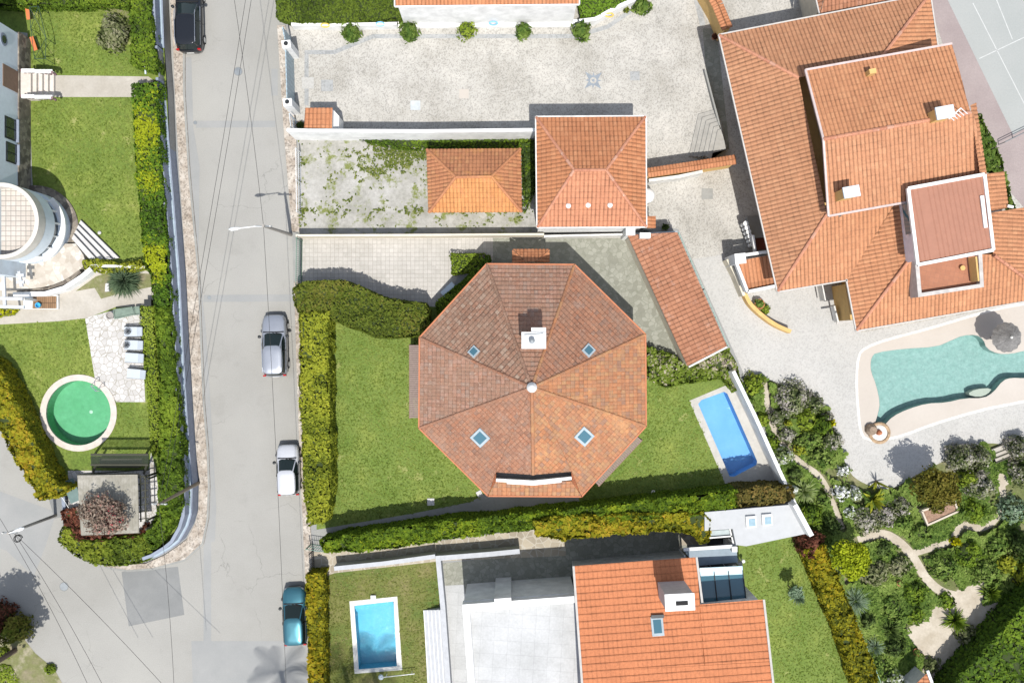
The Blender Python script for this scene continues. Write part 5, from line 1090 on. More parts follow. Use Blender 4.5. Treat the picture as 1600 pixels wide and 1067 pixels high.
cable(t1+U, (360, -40, 7.6)); cable(t1+U, (449, 1120, 7.2)); cable(t2+U, (390, -40, 7.8)); cable(t2+U+Vector((.3, 0, 0)), (399, -40, 7.8)); cable(t2+U, (274, 1120, 7.2)); 
cable(t3+U, (160, 1120, 6.6)); cable(t3+U+Vector((.35, 0, 0)), (186, 1120, 6.6)); cable(t3+U+Vector((.4, 0, .1)), (300, 1120, 7)); cable(t3+U, (-60, 740, 6.8))
o = thing("cable_loop", "black coil of spare cable hanging at the left edge pole", "cable coil", P(30, 840, 5.4)); c = P(30, 840, 5.4)
MB().tube([(c.x+.22*math.cos(i*.4), c.y+.22*math.sin(i*.4), 5.4+.01*i) for i in range(32)], .03, 6).build("coil", rubber, o)
MB().tube([c+Vector((.1, .1, .1)), t3+Vector((.0, 0, -.4))], .015, 5).build("hanger", dark, o)

# ================================================================== GARDEN OBJECTS
p = P(1575, 527, 2.2); o = thing("parasol", "round grey thatched parasol beside the lagoon pool", "parasol", (p.x, p.y, 0)); mb = MB(); n = 40
rr = [(1.0, 0), (.8, .16), (.55, .34), (.3, .5), (.06, .62)]; R_ = 1.03
mb.add([(p.x+R_*r*(1+.035*((j*7) % 3-1)*(1 if i == 0 else .4))*math.cos(2*math.pi*j/n), p.y+R_*r*(1+.035*((j*7) % 3-1)*(1 if i == 0 else .4))*math.sin(2*math.pi*j/n), 2.0+z+.02*(j % 2)) for i, (r, z) in enumerate(rr) for j in range(n)], [(i*n+j, i*n+(j+1) % n, (i+1)*n+(j+1) % n, (i+1)*n+j) for i in range(4) for j in range(n)]+[tuple(4*n+j for j in range(n))])
mb.build("canopy", mottle("grey_thatch", (.14, .135, .13), (.27, .26, .25), big=2.5, fine=14, fineamt=.6), o); MB().tube([(p.x, p.y, 0), (p.x, p.y, 2.6)], .05, 10).build("pole", wood, o); MB().lathe((p.x, p.y, 2.6), [(.09, 0), (.1, .06), (.03, .14)], 10).build("finial", white_w, o)
# sun loungers and side tables
lf = metal_w; fab = plain("pale_grey_lounger_fabric", (.42, .46, .50), .8, var=.05)
LO = ["topmost of the four pale grey sun loungers by the low light hedge", "second pale grey sun lounger from the top on the crazy paving", "third pale grey sun lounger from the top on the crazy paving", "lowest of the four pale grey sun loungers on the crazy paving"]
o = thing("sun_lounger", LO[0], "sun lounger", (0, 0, 0), "sun loungers on the crazy paving")
MB().box((-.12, 0, .3), (.95, .62, .06)).build("bed", fab, o); MB().bar((.3, 0, .3), (.78, 0, .62), .62, .06).build("backrest", fab, o)
for s_ in (-1, 1): MB().bar((-.62, s_*.33, .27), (.5, s_*.33, .27), .05, .07).build("frame_rail", grey_metal, o)
MB().bar((-.55, .37, .36), (.55, .37, .46), .06, .05).build("armrest", dark, o)
for x in (-.5, .35):
    for y in (-.3, .3): MB().box((x, y, .13), (.05, .05, .26)).build("leg", grey_metal, o)
o0 = o
for i, (px, py) in enumerate(((207, 518), (208, 539), (209, 559), (212, 584))):
    g = P(px, py, G1+.35); c = o0 if i == 0 else copy_tree(o0, g, 0, LO[i]); c.location = (g.x, g.y, G1+.012); c.rotation_euler = (0, 0, -.03*i)
    if i == 0: WL[c.name] = Vector(c.location)
def sidetable(px, py, l):
    g = P(px, py, G1+.5); o = thing("side_table", l, "side table", (g.x, g.y, G1), "round wire side tables"); mb = MB()
    for r in (.22, .15, .08): mb.tube([(g.x+r*math.cos(k*.42), g.y+r*math.sin(k*.42), G1+.5) for k in range(16)], .016, 5)
    for k in range(6): mb.bar((g.x-.22*math.cos(k*.52), g.y-.22*math.sin(k*.52), G1+.49), (g.x+.22*math.cos(k*.52), g.y+.22*math.sin(k*.52), G1+.49), .015, .015)
    mb.build("top", dark, o)
    for k in range(3): MB().bar((g.x+.18*math.cos(k*2.1), g.y+.18*math.sin(k*2.1), G1), (g.x+.1*math.cos(k*2.1), g.y+.1*math.sin(k*2.1), G1+.49), .02, .02).build("leg", dark, o)
sidetable(199, 518, "round wire side table beside the topmost sun lounger"); sidetable(197, 539, "round wire side table beside the second sun lounger")
# round pool ladder
o = thing("pool_ladder", "steel ladder at the upper right rim of the round green pool", "pool ladder", P(150, 603, G1))
for d in (-6, 6): a, b = P(153+d*.7, 600+d*.7, G1+.7), P(146+d*.7, 607+d*.7, G1+.7); MB().tube([(a.x, a.y, G1), a, (a+b)/2+Vector((0, 0, .12)), b, (b.x, b.y, G1-.5)], .025, 6).build("rail", chrome, o)
for k in range(3): a, b = P(142, 603, G1-.1-.2*k), P(150, 611, G1-.1-.2*k); MB().bar(a, b, .06, .04).build("rung", chrome, o)
# planters, bin, stone by the path
def box_planter(label, pts, z1, m, z0=G1, plant=None, name="planter"):
    q = [(p.x, p.y) for p in PL(pts, z1)]; o = thing(name, label, "planter", (*q[0], z0)); MB().prism(q, z0, z1-.08).build("box", m, o); MB().prism(strip(q+q[:1], -.03, .03), z1-.08, z1).build("rim", m, o); return o
gm_ = plain("grey_green_planter", (.16, .21, .17), .8, var=.2)
box_planter("long grey-green trough planter above the crazy paving", [(177, 484), (206, 480), (209, 491), (179, 498)], G1+.5, gm_); box_planter("small square grey-green planter against the low light hedge", [(209, 480), (217, 479), (218, 491), (210, 492)], G1+.5, gm_)
g = P(171, 493, G1+.4); tag(MB().lathe((g.x, g.y, G1), [(.2, 0), (.28, .4), (.22, .4), (.2, .3)], 18).build("flower_pot", plain("grey_stoneware", (.28, .26, .24), .8)), "round grey pot at the left end of the trough planter", "flower pot")
g = P(232, 473, G1+.6); o = thing("waste_bin", "black bin between the garden path and the hedge", "bin", (g.x, g.y, G1)); MB().box((g.x, g.y, G1+.35), (.42, .4, .7)).build("body", rubber, o); MB().box((g.x, g.y, G1+.73), (.48, .46, .06)).build("lid", dark, o)
g = P(167, 449, G1+.3); tag(MB().prism([(g.x-.14, g.y-.3), (g.x+.14, g.y-.26), (g.x+.12, g.y+.3), (g.x-.1, g.y+.26)], G1, G1+.3).build("stone_block", pale_step), "pale stone block left of the dark spiky plant", "stone")
g = P(156, 364, G1); tag(MB().lathe((g.x, g.y, G1), [(.12, 0), (.13, .08), (.05, .14)], 9).build("garden_stone", pale_step), "small pale stone on the lawn right of the tower steps", "stone")
# swing seat
o = thing("garden_swing", "dark framed garden swing seat with mesh canopy below the round pool", "garden swing", P(189, 725, G1)); zz = G1+2.0
mesh = NT("dark_mesh_fabric"); tpn = mesh.n("ShaderNodeBsdfTransparent"); mxn = mesh.n("ShaderNodeMixShader", i_Fac=.45); mesh.b.inputs["Base Color"].default_value = (.02, .03, .015, 1); mesh.l(tpn.outputs[0], mxn.inputs[1]); mesh.l(mesh.b.outputs[0], mxn.inputs[2]); mesh.l(mxn.outputs[0], mesh.t.nodes["Material Output"].inputs[0])
A1, A2, B1, B2 = P(142, 710, zz), P(232, 710, zz), P(142, 726, zz), P(232, 726, zz)
for a, b in ((A1, A2), (B1, B2)): MB().bar(a, b, .12, .12).build("beam", wood_dark, o)
mb = MB(); mb.add([A1, A2, B2, B1], [(3, 2, 1, 0)]); mb.build("canopy", mesh.m, o)
for px in (149, 229):
    t = P(px, 718, zz-.06); 
    for py in (708, 740): b = P(px-(0 if py == 708 else 4), py, G1); MB().bar(b, P(px, 709 if py == 708 else 727, zz), .11, .11).build("leg", wood_dark, o)
s0, s1 = P(156, 722, G1+.5), P(222, 722, G1+.5); MB().bar(s0, s1, .5, .06).build("seat", wood_dark, o); MB().bar(s0+Vector((0, -.28, .3)), s1+Vector((0, -.28, .3)), .06, .5).build("backrest", wood_dark, o)
MB().bar(P(129, 741, G1+.1), P(234, 733, G1+.1), .07, .1).build("foot_rail", wood_dark, o)
# shed with corrugated roof
o = thing("garden_shelter", "open shelter with beige corrugated roof under the pink blossoming tree", "shelter", P(170, 790, G1))
cor = mottle("weathered_corrugated_sheet", (.33, .315, .27), (.42, .40, .35), (.27, .255, .21), big=.7, fine=4, fineamt=.25)
q = [P(127, 836, 3.7), P(218, 832, 3.7), P(216, 741, 3.4), P(121, 742, 3.4)]; facet([q[0], q[1], q[2], q[3]], .19, .95, .032, .035).build("roof", cor, o)
for a in q: MB().box((a.x*.985, a.y+(.2 if a.y < -10 else -.2), (G1+a.z)/2-.05), (.12, .12, a.z-G1-.1)).build("post", wood_dark, o)
MB().bar(q[0]-Vector((0, 0, .12)), q[1]-Vector((0, 0, .12)), .1, .12).build("beam", wood_dark, o); MB().bar(q[3]-Vector((0, 0, .12)), q[2]-Vector((0, 0, .12)), .1, .12).build("beam", wood_dark, o)
o = thing("trellis", "dark lattice trellis between the shelter and the street corner hedge", "trellis", P(228, 790, G1)); mb = MB()
for i in range(7): mb.bar(P(216, 745+11*i, 3.0), P(232, 743+11*i, 3.0), .06, .06)
for x in (219, 227): mb.bar(P(x, 742, 3.05), P(x+1, 815, 3.05), .08, .06)
mb.build("slats", wood_dark, o)
for y in (748, 812): a = P(231, y, 3); MB().box((a.x, a.y, (G1+3)/2), (.1, .1, 3-G1)).build("post", wood_dark, o)
wall("driveway_wall", "slate blue wall below the shelter beside the driveway", [(76, 776), (98, 768), (100, 800)], 1.3, .25, slate)
fence("white bar gate across the small driveway by the shelter", [(96, 776), (108, 795)], 1.6, metal_w, name="driveway_gate", cat="gate", gap=.2)
tag(MB().bar(P(104, 770, 1.9), P(121, 763, 1.9), 1.6, .04).build("glass_canopy", plain("greenish_glass_sheet", (.14, .2, .19), .2)), "greenish sheet canopy at the upper left corner of the shelter", "canopy")
# climbing frame on the upper lawn
o = thing("climbing_frame", "thin dark climbing frame with orange boards at the upper left lawn", "climbing frame", P(58, 55, G1)); mb = MB(); zt_ = G1+1.3
pts = [(46, 12), (60, 10), (72, 60), (71, 92), (54, 92), (48, 45)]
for i in range(len(pts)): a, b = P(*pts[i], zt_), P(*pts[(i+1) % len(pts)], zt_); mb.tube([a, b], .022, 6); mb.tube([a, (a.x, a.y, G1)], .022, 6)
for a, b in ((0, 2), (1, 5), (2, 4), (3, 5), (3, 4)): mb.tube([P(*pts[a], zt_), P(*pts[b], zt_-.8)], .018, 6)
mb.build("tube_frame", plain("dark_green_tube", (.03, .06, .04), .5), o)
for a, b in (((42, 11), (45, 31)), ((49, 58), (56, 79))): MB().bar(P(*a, G1+.5), P(*b, G1+.5), .26, .05).build("board", plain("orange_board", (.55, .16, .06), .6), o)
# small objects round the octagonal house
g = P(1021, 769, .2); o = thing("football", "black and white football on the shaded lawn", "ball", (g.x, g.y, 0)); mb = MB(); mb.lathe((g.x, g.y, 0), [(.01, 0), (.08, .02), (.135, .08), (.155, .155), (.135, .23), (.08, .29), (.01, .31)], 16); mb.build("ball_skin", white, o, True)
for k in range(4): a = k*1.6; MB().lathe((g.x+.075*math.cos(a), g.y+.075*math.sin(a), .245), [(.05, 0), (.05, .05), (.02, .055)], 5).build("panel", rubber, o)
for l, (px, py), s_, r in (("larger square stepping stone on the lawn near the shaded path", (673, 784), .5, 0), ("small tilted square stone at the octagonal house's lower left corner", (749, 771), .38, .5)):
    g = P(px, py, .06); tag(MB().box((g.x, g.y, .03), (s_, s_, .06), r).build("stepping_stone", pale_step), l, "stone", "square stones on the lawn")
o = thing("garden_bench", "pale blue bench standing diagonally by the dark hedge on the tiled patio", "bench", P(700, 452, 0)); g = P(700, 452, .5); q = math.radians(42); u_ = Vector((math.cos(q), math.sin(q), 0)); v_ = Vector((-u_.y, u_.x, 0)); 
MB().bar(g-u_*.55, g+u_*.55, .42, .06).build("seat", ledge_m, o); MB().bar(g-u_*.55-v_*.25+Vector((0, 0, .25)), g+u_*.55-v_*.25+Vector((0, 0, .25)), .05, .4).build("backrest", teal_gate, o)
for s_ in (-1, 1):
    for t_ in (-1, 1): a = g+u_*.5*s_+v_*.16*t_; MB().box((a.x, a.y, .24), (.06, .06, .48)).build("leg", teal_gate, o)
o = thing("pool_net", "white pool skimmer pole with a round head below the cyan pool", "pool skimmer", P(594, 1057, .3)); a, b = P(595, 1058, .6), P(648, 1052, .6); MB().tube([a, b], .03, 8).build("pole", white, o); MB().lathe((a.x, a.y, .45), [(.15, 0), (.2, .08), (.15, .16), (.05, .2)], 16).build("head", ledge_m, o, True)
for t_ in (.15, .9): c = a.lerp(b, t_); MB().bar((c.x, c.y, 0), (c.x, c.y, .6), .04, .04).build("support", white, o)
g = P(583, 933, .2); tag(MB().box((g.x, g.y, .1), (.36, .26, .2)).build("skimmer_lid", white), "small white box at the top edge of the cyan pool", "skimmer box")
g = P(1161, 876, .5); tag(MB().lathe((g.x, g.y, 0), [(.05, 0), (.05, .5), (.12, .52), (.12, .64), (.03, .7)], 12).build("path_light", white), "small white path light at the edge of the right lawn", "light")
# wreath ornaments on the court wall
for l, (px, py), m in (("yellow ring ornament on the white wall under the tall hedge", (508, 40), plain("yellow_enamel", (.6, .42, .08), .5)), ("blue ring ornament between the first two bushes", (594, 38), plain("blue_enamel", (.2, .45, .75), .5)), ("blue ring ornament between the moss-green bush and the next bush", (771, 37), plain("blue_enamel", (.2, .45, .75), .5)), ("yellow ring ornament below the light green hedge", (952, 24), plain("yellow_enamel", (.6, .42, .08), .5))):
    g = P(px, py, .9); c = [(g.x+.28*math.cos(k*.4), g.y+.1*math.sin(k*.4), g.z+.1*math.sin(k*.4)) for k in range(17)]; tag(MB().tube(c, .05, 7).build("ring_ornament", m), l, "ornament", "ring ornaments on the court wall")
def potted(label, px, py, r, h, m, pot=terra, ph=.4, pr=.22, z0=0, sz=.14):
    g = P(px, py, z0+ph); o = thing("potted_plant", label, "potted plant", (g.x, g.y, z0)); MB().lathe((g.x, g.y, z0), [(pr*.65, 0), (pr, ph*.9), (pr*1.1, ph), (pr*.9, ph), (pr*.85, ph*.8)], 20).build("pot", pot, o)
    r = max(r, pr*.9); h = max(h, .2); n = int(900*r*r)+60; p_, nr = dome_pts(n, r, h, random.random()*50, .4, .5); leafmesh('foliage', [cards(p_+np.array([g.x, g.y, z0+ph*.9]), nr+RN.normal(size=(n, 3))*.5, sz, .5+RN.normal(size=n)*.25, 2)], m, o); return o
potted("big brown terracotta pot spilling green leaves by the curved ochre wall", 1187, 475, .28, .3, G['garden'], terra, .6, .33)
g = P(1196, 482, .4); shrub("shrub", "bright green low plant just below the big terracotta pot", 1196, 483, 8, .5, G['moss'], stem=False)
potted("terracotta pot with a small plant at the bottom of the sandy clearing", 1432, 1018, .12, .15, G['garden'], terra, .35, .22); potted("terracotta pot next to the one at the bottom of the sandy clearing", 1440, 1025, .1, .12, G['garden'], terra, .3, .2)
potted("lone orange pot among the shrubs left of the narrow path", 1406, 911, .08, .1, G['garden'], plain("orange_pot", (.6, .22, .12), .7), .5, .18)
potted("dark square-looking pot in the corner of the court gate hut", 469, 196, .1, .1, G['dark'], plain("brown_pot", (.2, .08, .05), .7), .4, .25)
potted("dark pot in the corner right of the tiny lean-to", 1040, 355, .2, .2, G['dark'], rubber, .4, .2); potted("terracotta pot at the top left corner of the big house's roof", 1117, 57, .1, .1, G['red'], terra, .4, .2)
o = thing("raised_planter", "reddish raised bed with pale edges under the olive-brown tree", "planter", P(1468, 802, .5)); q = [(p.x, p.y) for p in PL([(1441, 798), (1492, 782), (1497, 799), (1450, 820)], .6)]
MB().prism(q, 0, .5).build("bed", plain("reddish_bark_mulch", (.25, .16, .11), .95, var=.35, sc_=9), o); MB().prism(strip(q+q[:1], -.06, .06), 0, .6).build("edging", plain("pale_timber_edge", (.48, .42, .34), .8), o)
o = thing("timber_steps", "three dark-edged timber steps between the mauve flowering shrubs", "steps", P(1567, 712, 0))
for i in range(3): a, b = P(1549+3*i, 706+6.5*i, .2), P(1585+1*i, 692+7*i, .2); MB().bar(a, b, .34, .2-.05*i).build("tread", concrete, o); MB().bar(a-Vector((0, .17, -.06)), b-Vector((0, .17, -.06)), .09, .1).build("riser", wood_dark, o)
ground("sandy_path", [(1550, 725), (1584, 710), (1590, 745), (1570, 760), (1558, 748)], .018, path_dirt)
# bench on the sports court edge
o = thing("court_bench", "thin metal barrier on the mauve court surround at the right edge", "barrier", P(1588, 215, 0)); a, b = P(1571, 222, .9), P(1620, 198, .9)
for dz in (0, -.35): MB().tube([a+Vector((0, 0, dz)), b+Vector((0, 0, dz))], .03, 6).build("rail", grey_metal, o)
for t_ in (0, .45, .9): c = a.lerp(b, t_); MB().bar((c.x, c.y, 0), c, .05, .05).build("post", grey_metal, o)

# ================================================================== HEDGES
def bl(cx, cy, r, amt, z=2.2): 
    c = P(cx, cy, z); return lambda x, y: amt*np.exp(-((x-c.x)**2+(y-c.y)**2)/(r/S)**2)
hedge("hedge", "dark green clipped hedge along the road wall above the garden gate", [(202, -30), (230, -30), (239, 76), (245, 100), (242, 109), (232, 108), (204, 99)], 2.7, G['hedge'], G1)
hedge("hedge", "low hedge band along the top of the upper left lawn", [(-40, -40), (203, -40), (203, 8), (150, 6), (110, 9), (60, 7), (-40, 8)], 2.3, G['hedge'], G1)
ts = lambda x, y: bl(226, 195, 35, .9)(x, y)+bl(238, 285, 20, .6)(x, y)+bl(240, 405, 30, 1.1)(x, y)
hedge("hedge", "long hedge along the road wall with yellow patches, below the garden gate", [(205, 131), (247, 131), (243, 162), (248, 228), (250, 268), (255, 328), (258, 386), (262, 430), (265, 480), (242, 480), (234, 432), (225, 404), (219, 366), (212, 268), (210, 228), (207, 152)], 2.7, leafmat("hedge_with_yellow_tips", [(.03, .06, .008), (.075, .15, .012), (.11, .19, .015), (.32, .36, .015)]), G1, tintf=lambda x, y: ts(x, y)-.12)
hedge("hedge", "shaggier olive-green hedge along the road wall beside the round pool", [(242, 480), (265, 480), (269, 535), (274, 618), (281, 707), (284, 790), (275, 812), (254, 838), (238, 858), (226, 838), (243, 812), (248, 782), (246, 732), (250, 682), (249, 618), (245, 532)], 2.6, G['hedge'], G1, size=.17, lump=.22, tintf=bl(262, 640, 40, .4))
hedge("hedge", "curving yellow-green hedge round the street corner below the shelter", [(90, 846), (97, 826), (108, 826), (116, 842), (142, 846), (180, 842), (228, 838), (244, 860), (228, 876), (190, 883), (164, 883), (137, 878), (111, 865)], 2.0, leafmat("corner_hedge_leaves", [(.05, .08, .01), (.14, .19, .02), (.24, .28, .03)]), .6, size=.16, lump=.26, dens=140, tintf=bl(105, 838, 25, .5))
hedge("low_hedge", "low light-green clipped hedge beside the sun loungers", [(217, 480), (239, 479), (242, 532), (247, 618), (249, 680), (240, 714), (235, 706), (229, 606), (221, 535)], 1.75, G['moss'], G1, size=.1, dens=180, lump=.05)
hedge("hedge", "tall golden-orange hedge along the side street at the left edge", [(-60, 560), (-20, 560), (0, 583), (15, 613), (43, 672), (66, 722), (84, 758), (109, 762), (100, 768), (76, 780), (61, 780), (46, 753), (25, 725), (0, 672), (-60, 600)], 3.2, G['gold'], .3, size=.18, lump=.24)
hedge("hedge", "tall wide green hedge at the top between road and court", [(430, -40), (634, -40), (634, 27), (612, 30), (590, 31), (520, 34), (475, 34), (450, 31), (431, 25)], 1.15, leafmat("clipped_dark_olive_leaves", [(.04, .065, .01), (.095, .14, .016), (.15, .20, .025)]), dens=190, size=.11, lump=.09)
hedge("hedge", "light green clipped hedge right of the white house at the top", [(903, -40), (990, -40), (985, -4), (960, 12), (930, 24), (908, 26)], 1.1, leafmat("fresh_green_leaves", [(.07, .12, .012), (.13, .23, .02), (.18, .29, .03)]), size=.11, lump=.07)
hedge("hedge", "dark S-shaped clipped hedge between the tiled patio and the lawn", [(458, 452), (466, 444), (500, 438), (535, 439), (560, 448), (590, 463), (625, 471), (664, 474), (669, 485), (668, 505), (660, 522), (620, 528), (585, 526), (560, 515), (535, 506), (512, 497), (500, 488), (465, 488), (458, 475)], 2.5, G['olive'], size=.13, lump=.13, dens=150, tintf=lambda x, y: bl(510, 465, 60, .3)(x, y))
hedge("hedge", "tall yellow-green hedge between the parked cars and the lawn", [(467, 490), (512, 488), (511, 560), (513, 640), (515, 720), (513, 800), (506, 818), (480, 820), (474, 760), (472, 700), (468, 600)], 2.6, G['lime'], size=.135, lump=.22, dens=170)
hedge("hedge", "bright green low clipped bush on the tiled patio above the octagonal house", [(704, 398), (757, 397), (758, 404), (740, 424), (706, 428)], 1.0, G['moss'], size=.12, lump=.08)
hedge("hedge", "dark narrow hedge hugging the upper left side of the octagonal house", [(764, 398), (764, 414), (694, 486), (684, 490), (681, 474), (745, 420)], 1.4, G['hedge'], size=.13)
hedge("hedge", "long hedge along the lower edge of the octagonal house's garden", [(500, 846), (540, 838), (620, 826), (700, 815), (800, 806), (900, 795), (1000, 784), (1100, 773), (1152, 767), (1152, 790), (1108, 803), (1000, 812), (900, 819), (836, 826), (700, 842), (600, 857), (560, 862), (505, 860)], 2.7, leafmat("mixed_hedge_leaves", [(.04, .075, .008), (.12, .19, .012), (.24, .29, .015)]), size=.17, lump=.24)
hedge("hedge", "row of golden-green conifers in front of the long hedge, above the shaded terrace", [(834, 816), (870, 809), (950, 806), (1040, 803), (1100, 803), (1111, 815), (1109, 846), (1096, 850), (1085, 833), (1040, 829), (990, 833), (940, 836), (880, 843), (840, 838)], 2.9, G['gold'], size=.19, lump=.3, tintf=lambda x, y: .0*x-.05)
hedge("hedge", "brown-tinged hedge section above the flat pale roof", [(1153, 766), (1200, 760), (1238, 762), (1240, 780), (1200, 790), (1153, 792)], 2.7, leafmat('brown_green_leaves', [(.06, .055, .015), (.15, .125, .03), (.25, .165, .05)]), size=.14, lump=.28)
hedge("hedge", "rusty golden hedge between the teal car and the cyan pool", [(478, 900), (503, 898), (504, 960), (505, 1020), (506, 1090), (484, 1090), (481, 1000)], 1.9, G['rust'], size=.18, lump=.26)
hedge("hedge", "rusty golden hedge row along the right lawn at lower right", [(1257, 860), (1288, 852), (1300, 878), (1322, 930), (1345, 985), (1366, 1040), (1380, 1090), (1346, 1090), (1330, 1040), (1306, 975), (1280, 915)], 2.0, G['rust'], size=.18, lump=.28, tintf=lambda x, y: -.05+0*x)
hedge("hedge", "very tall dark green hedge filling the bottom right corner", [(1478, 1095), (1500, 1062), (1545, 1012), (1600, 950), (1680, 860), (1760, 950), (1760, 1200), (1478, 1200)], 2.7, leafmat("tall_hedge_leaves", [(.03, .06, .01), (.09, .16, .015), (.17, .25, .02)]), size=.2, lump=.2, dens=70)
hedge("ivy_edge", "green creeper strip along the foot of the long white wall", [(560, 217), (700, 214), (836, 214), (836, 300), (818, 330), (816, 234), (670, 232), (620, 232)], .5, G['hedge'], size=.13, lump=.12, cat="creeper", dens=90)
hedge("flowering_border", "flowering green border below the long red roof", [(1010, 542), (1050, 556), (1076, 574), (1137, 546), (1150, 565), (1160, 605), (1148, 612), (1130, 590), (1085, 596), (1040, 604), (1012, 590)], 1.0, leafmat("border_with_blossom", [(.05, .08, .01), (.13, .19, .02), (.2, .26, .04), (.5, .42, .36)]), size=.15, lump=.25, cat="flower bed")
hedge("trailing_plant", "yellow-green trailing plants on the white wall below the tower steps", [(128, 408), (150, 405), (180, 412), (215, 408), (226, 418), (205, 424), (160, 425), (130, 420)], G1+.9, G['lime'], G1+.4, size=.13, lump=.15, cat="creeper")
hedge("trailing_plant", "yellow flowering plants at the left edge below the pergola", [(-20, 484), (10, 483), (26, 484), (18, 490), (-20, 494)], G1+.4, G['yellow'], G1, size=.13, lump=.1, cat="flower bed")
hedge("hedge", "narrow wild hedge between the big house and the court surround", [(1526, 185), (1534, 178), (1550, 215), (1568, 250), (1578, 300), (1590, 330), (1580, 322), (1566, 268), (1545, 262)], .9, G['garden'], size=.18, lump=.25)
hedge("shrubbery", "thin green plants behind the garage's left wall", [(816, 222), (836, 222), (835, 300), (822, 310)], .7, G['dark'], size=.14, lump=.2, cat="shrubbery")

# ================================================================== SHRUBS, PLANTS, TREES
sb = shrub("potted_bush", "bushy green shrub, first in the row along the white court wall", 547, 49, 14, 1.2, G['bush' if 0 else 'garden'], size=.16, asp=3.0, lump=.4, group="bushes along the court wall", z0=.0)
for px, py, s_, l in ((638, 48, 1.0, "bushy green shrub, second from the left along the white court wall"), (818, 47, .86, "bushy green shrub right of the moss-green rounded bush"), (909, 47, 1.0, "bushy green shrub just below the light green hedge at the top"), (1004, 8, .95, "bushy green shrub at the top edge, rightmost in the court row")):
    g = P(px, py, .7); c = copy_tree(sb, (g.x, g.y, 0), px*.01, l); c.scale = (s_, s_, s_)
shrub("shrub", "moss-green rounded bush in the middle of the court wall row", 729, 45, 17, .8, G['moss'], size=.1)
shrub("shrub", "tiny shrub beside the rightmost court bush", 978, 15, 5, .5, G['lime'], size=.12)
shrub("shrub", "round olive-grey twiggy bush on the upper left lawn", 175, 51, 25, 1.5, G['bush'], G1, size=.14, dens=170)
spiky("yucca", "dark spiky plant with long blades beside the garden path", 191, 438, 31, 1.5, leafmat("dark_blades", [(.02, .04, .02), (.06, .10, .05), (.14, .19, .11)]), G1, n=800, wd=.075)
tree("flowering_tree", "sparse pink-blossomed twiggy tree leaning over the beige shelter roof", 163, 800, 40, 4.3, .9, G['pink'], G1, size=.1, dens=150, lump=.6, tint0=.38)
hedge("shrubbery", "dark red shrubs between the shelter and the corner hedge", [(93, 800), (118, 795), (128, 815), (160, 838), (215, 834), (225, 820), (228, 838), (160, 845), (115, 842), (98, 822)], 1.9, G['red'], G1, size=.15, lump=.3, cat="shrubbery")
# right-hand garden
garden_poly = [(1160, 583), (1200, 594), (1225, 606), (1285, 627), (1312, 690), (1327, 738), (1347, 757), (1390, 770), (1430, 744), (1475, 722), (1520, 702), (1545, 693), (1552, 722), (1580, 716), (1590, 700), (1620, 690), (1620, 1090), (1380, 1090), (1247, 800), (1190, 660)]
gp = [(p.x, p.y) for p in PL(garden_poly, .2)]; A = np.array(gp); N = 66000; x = RN.uniform(A[:, 0].min(), A[:, 0].max(), N); y = RN.uniform(A[:, 1].min(), A[:, 1].max(), N); k = inpoly(x+(vnoise(x*2.5, y*2.5, 41)-.5)*.7, y+(vnoise(x*2.5, y*2.5, 42)-.5)*.7, gp)
clear = [[(p.x, p.y) for p in PL(q_, .02)] for q_ in ([(1412, 988), (1445, 975), (1455, 950), (1482, 940), (1508, 915), (1538, 907), (1533, 945), (1560, 938), (1590, 912), (1605, 925), (1555, 1000), (1495, 1090), (1428, 1090), (1443, 1030), (1424, 1002)],)]
for c_ in clear: k &= ~inpoly(x, y, c_)
for pts, wd in (([(1194, 598), (1200, 640), (1205, 662), (1225, 700), (1250, 722), (1285, 745), (1303, 790), (1316, 826)], .27), ([(1340, 842), (1378, 831), (1405, 845), (1428, 870), (1445, 902), (1470, 925), (1500, 932)], .42), ([(1425, 865), (1450, 857), (1487, 846), (1497, 826), (1507, 818), (1530, 827), (1555, 815), (1569, 782), (1563, 745)], .34)):
    q_ = PL(pts, .02)
    for a, b in zip(q_[:-1], q_[1:]):
        d = np.array([b.x-a.x, b.y-a.y]); L_ = np.linalg.norm(d); d /= L_; t = np.clip((x-a.x)*d[0]+(y-a.y)*d[1], 0, L_); k &= ((x-a.x-t*d[0])**2+(y-a.y-t*d[1])**2) > wd**2
k &= (vnoise(x*.55, y*.55, 31)*.6+vnoise(x*1.6, y*1.6, 32)*.4+RN.normal(size=N)*.05) > .36
x, y = x[k], y[k]; hz = lambda x, y: .38*vnoise(x*.9, y*.9, 1)+.22*vnoise(x*2.7, y*2.7, 2)
z = hz(x, y); e = .08; nr = np.stack([-(hz(x+e, y)-hz(x-e, y))/.16, -(hz(x, y+e)-hz(x, y-e))/.16, np.ones(len(x))], 1)+RN.normal(size=(len(x), 3))*.32
o = leafmesh("ground_cover", [cards(np.stack([x, y, z+.02], 1), nr, .2, .5+(vnoise(x*.6, y*.6, 7)-.5)*.9+RN.normal(size=len(x))*.2)], G['garden'], kind='stuff')
tag(o, "low mixed green ground cover of the garden below the lagoon pool", "ground cover")
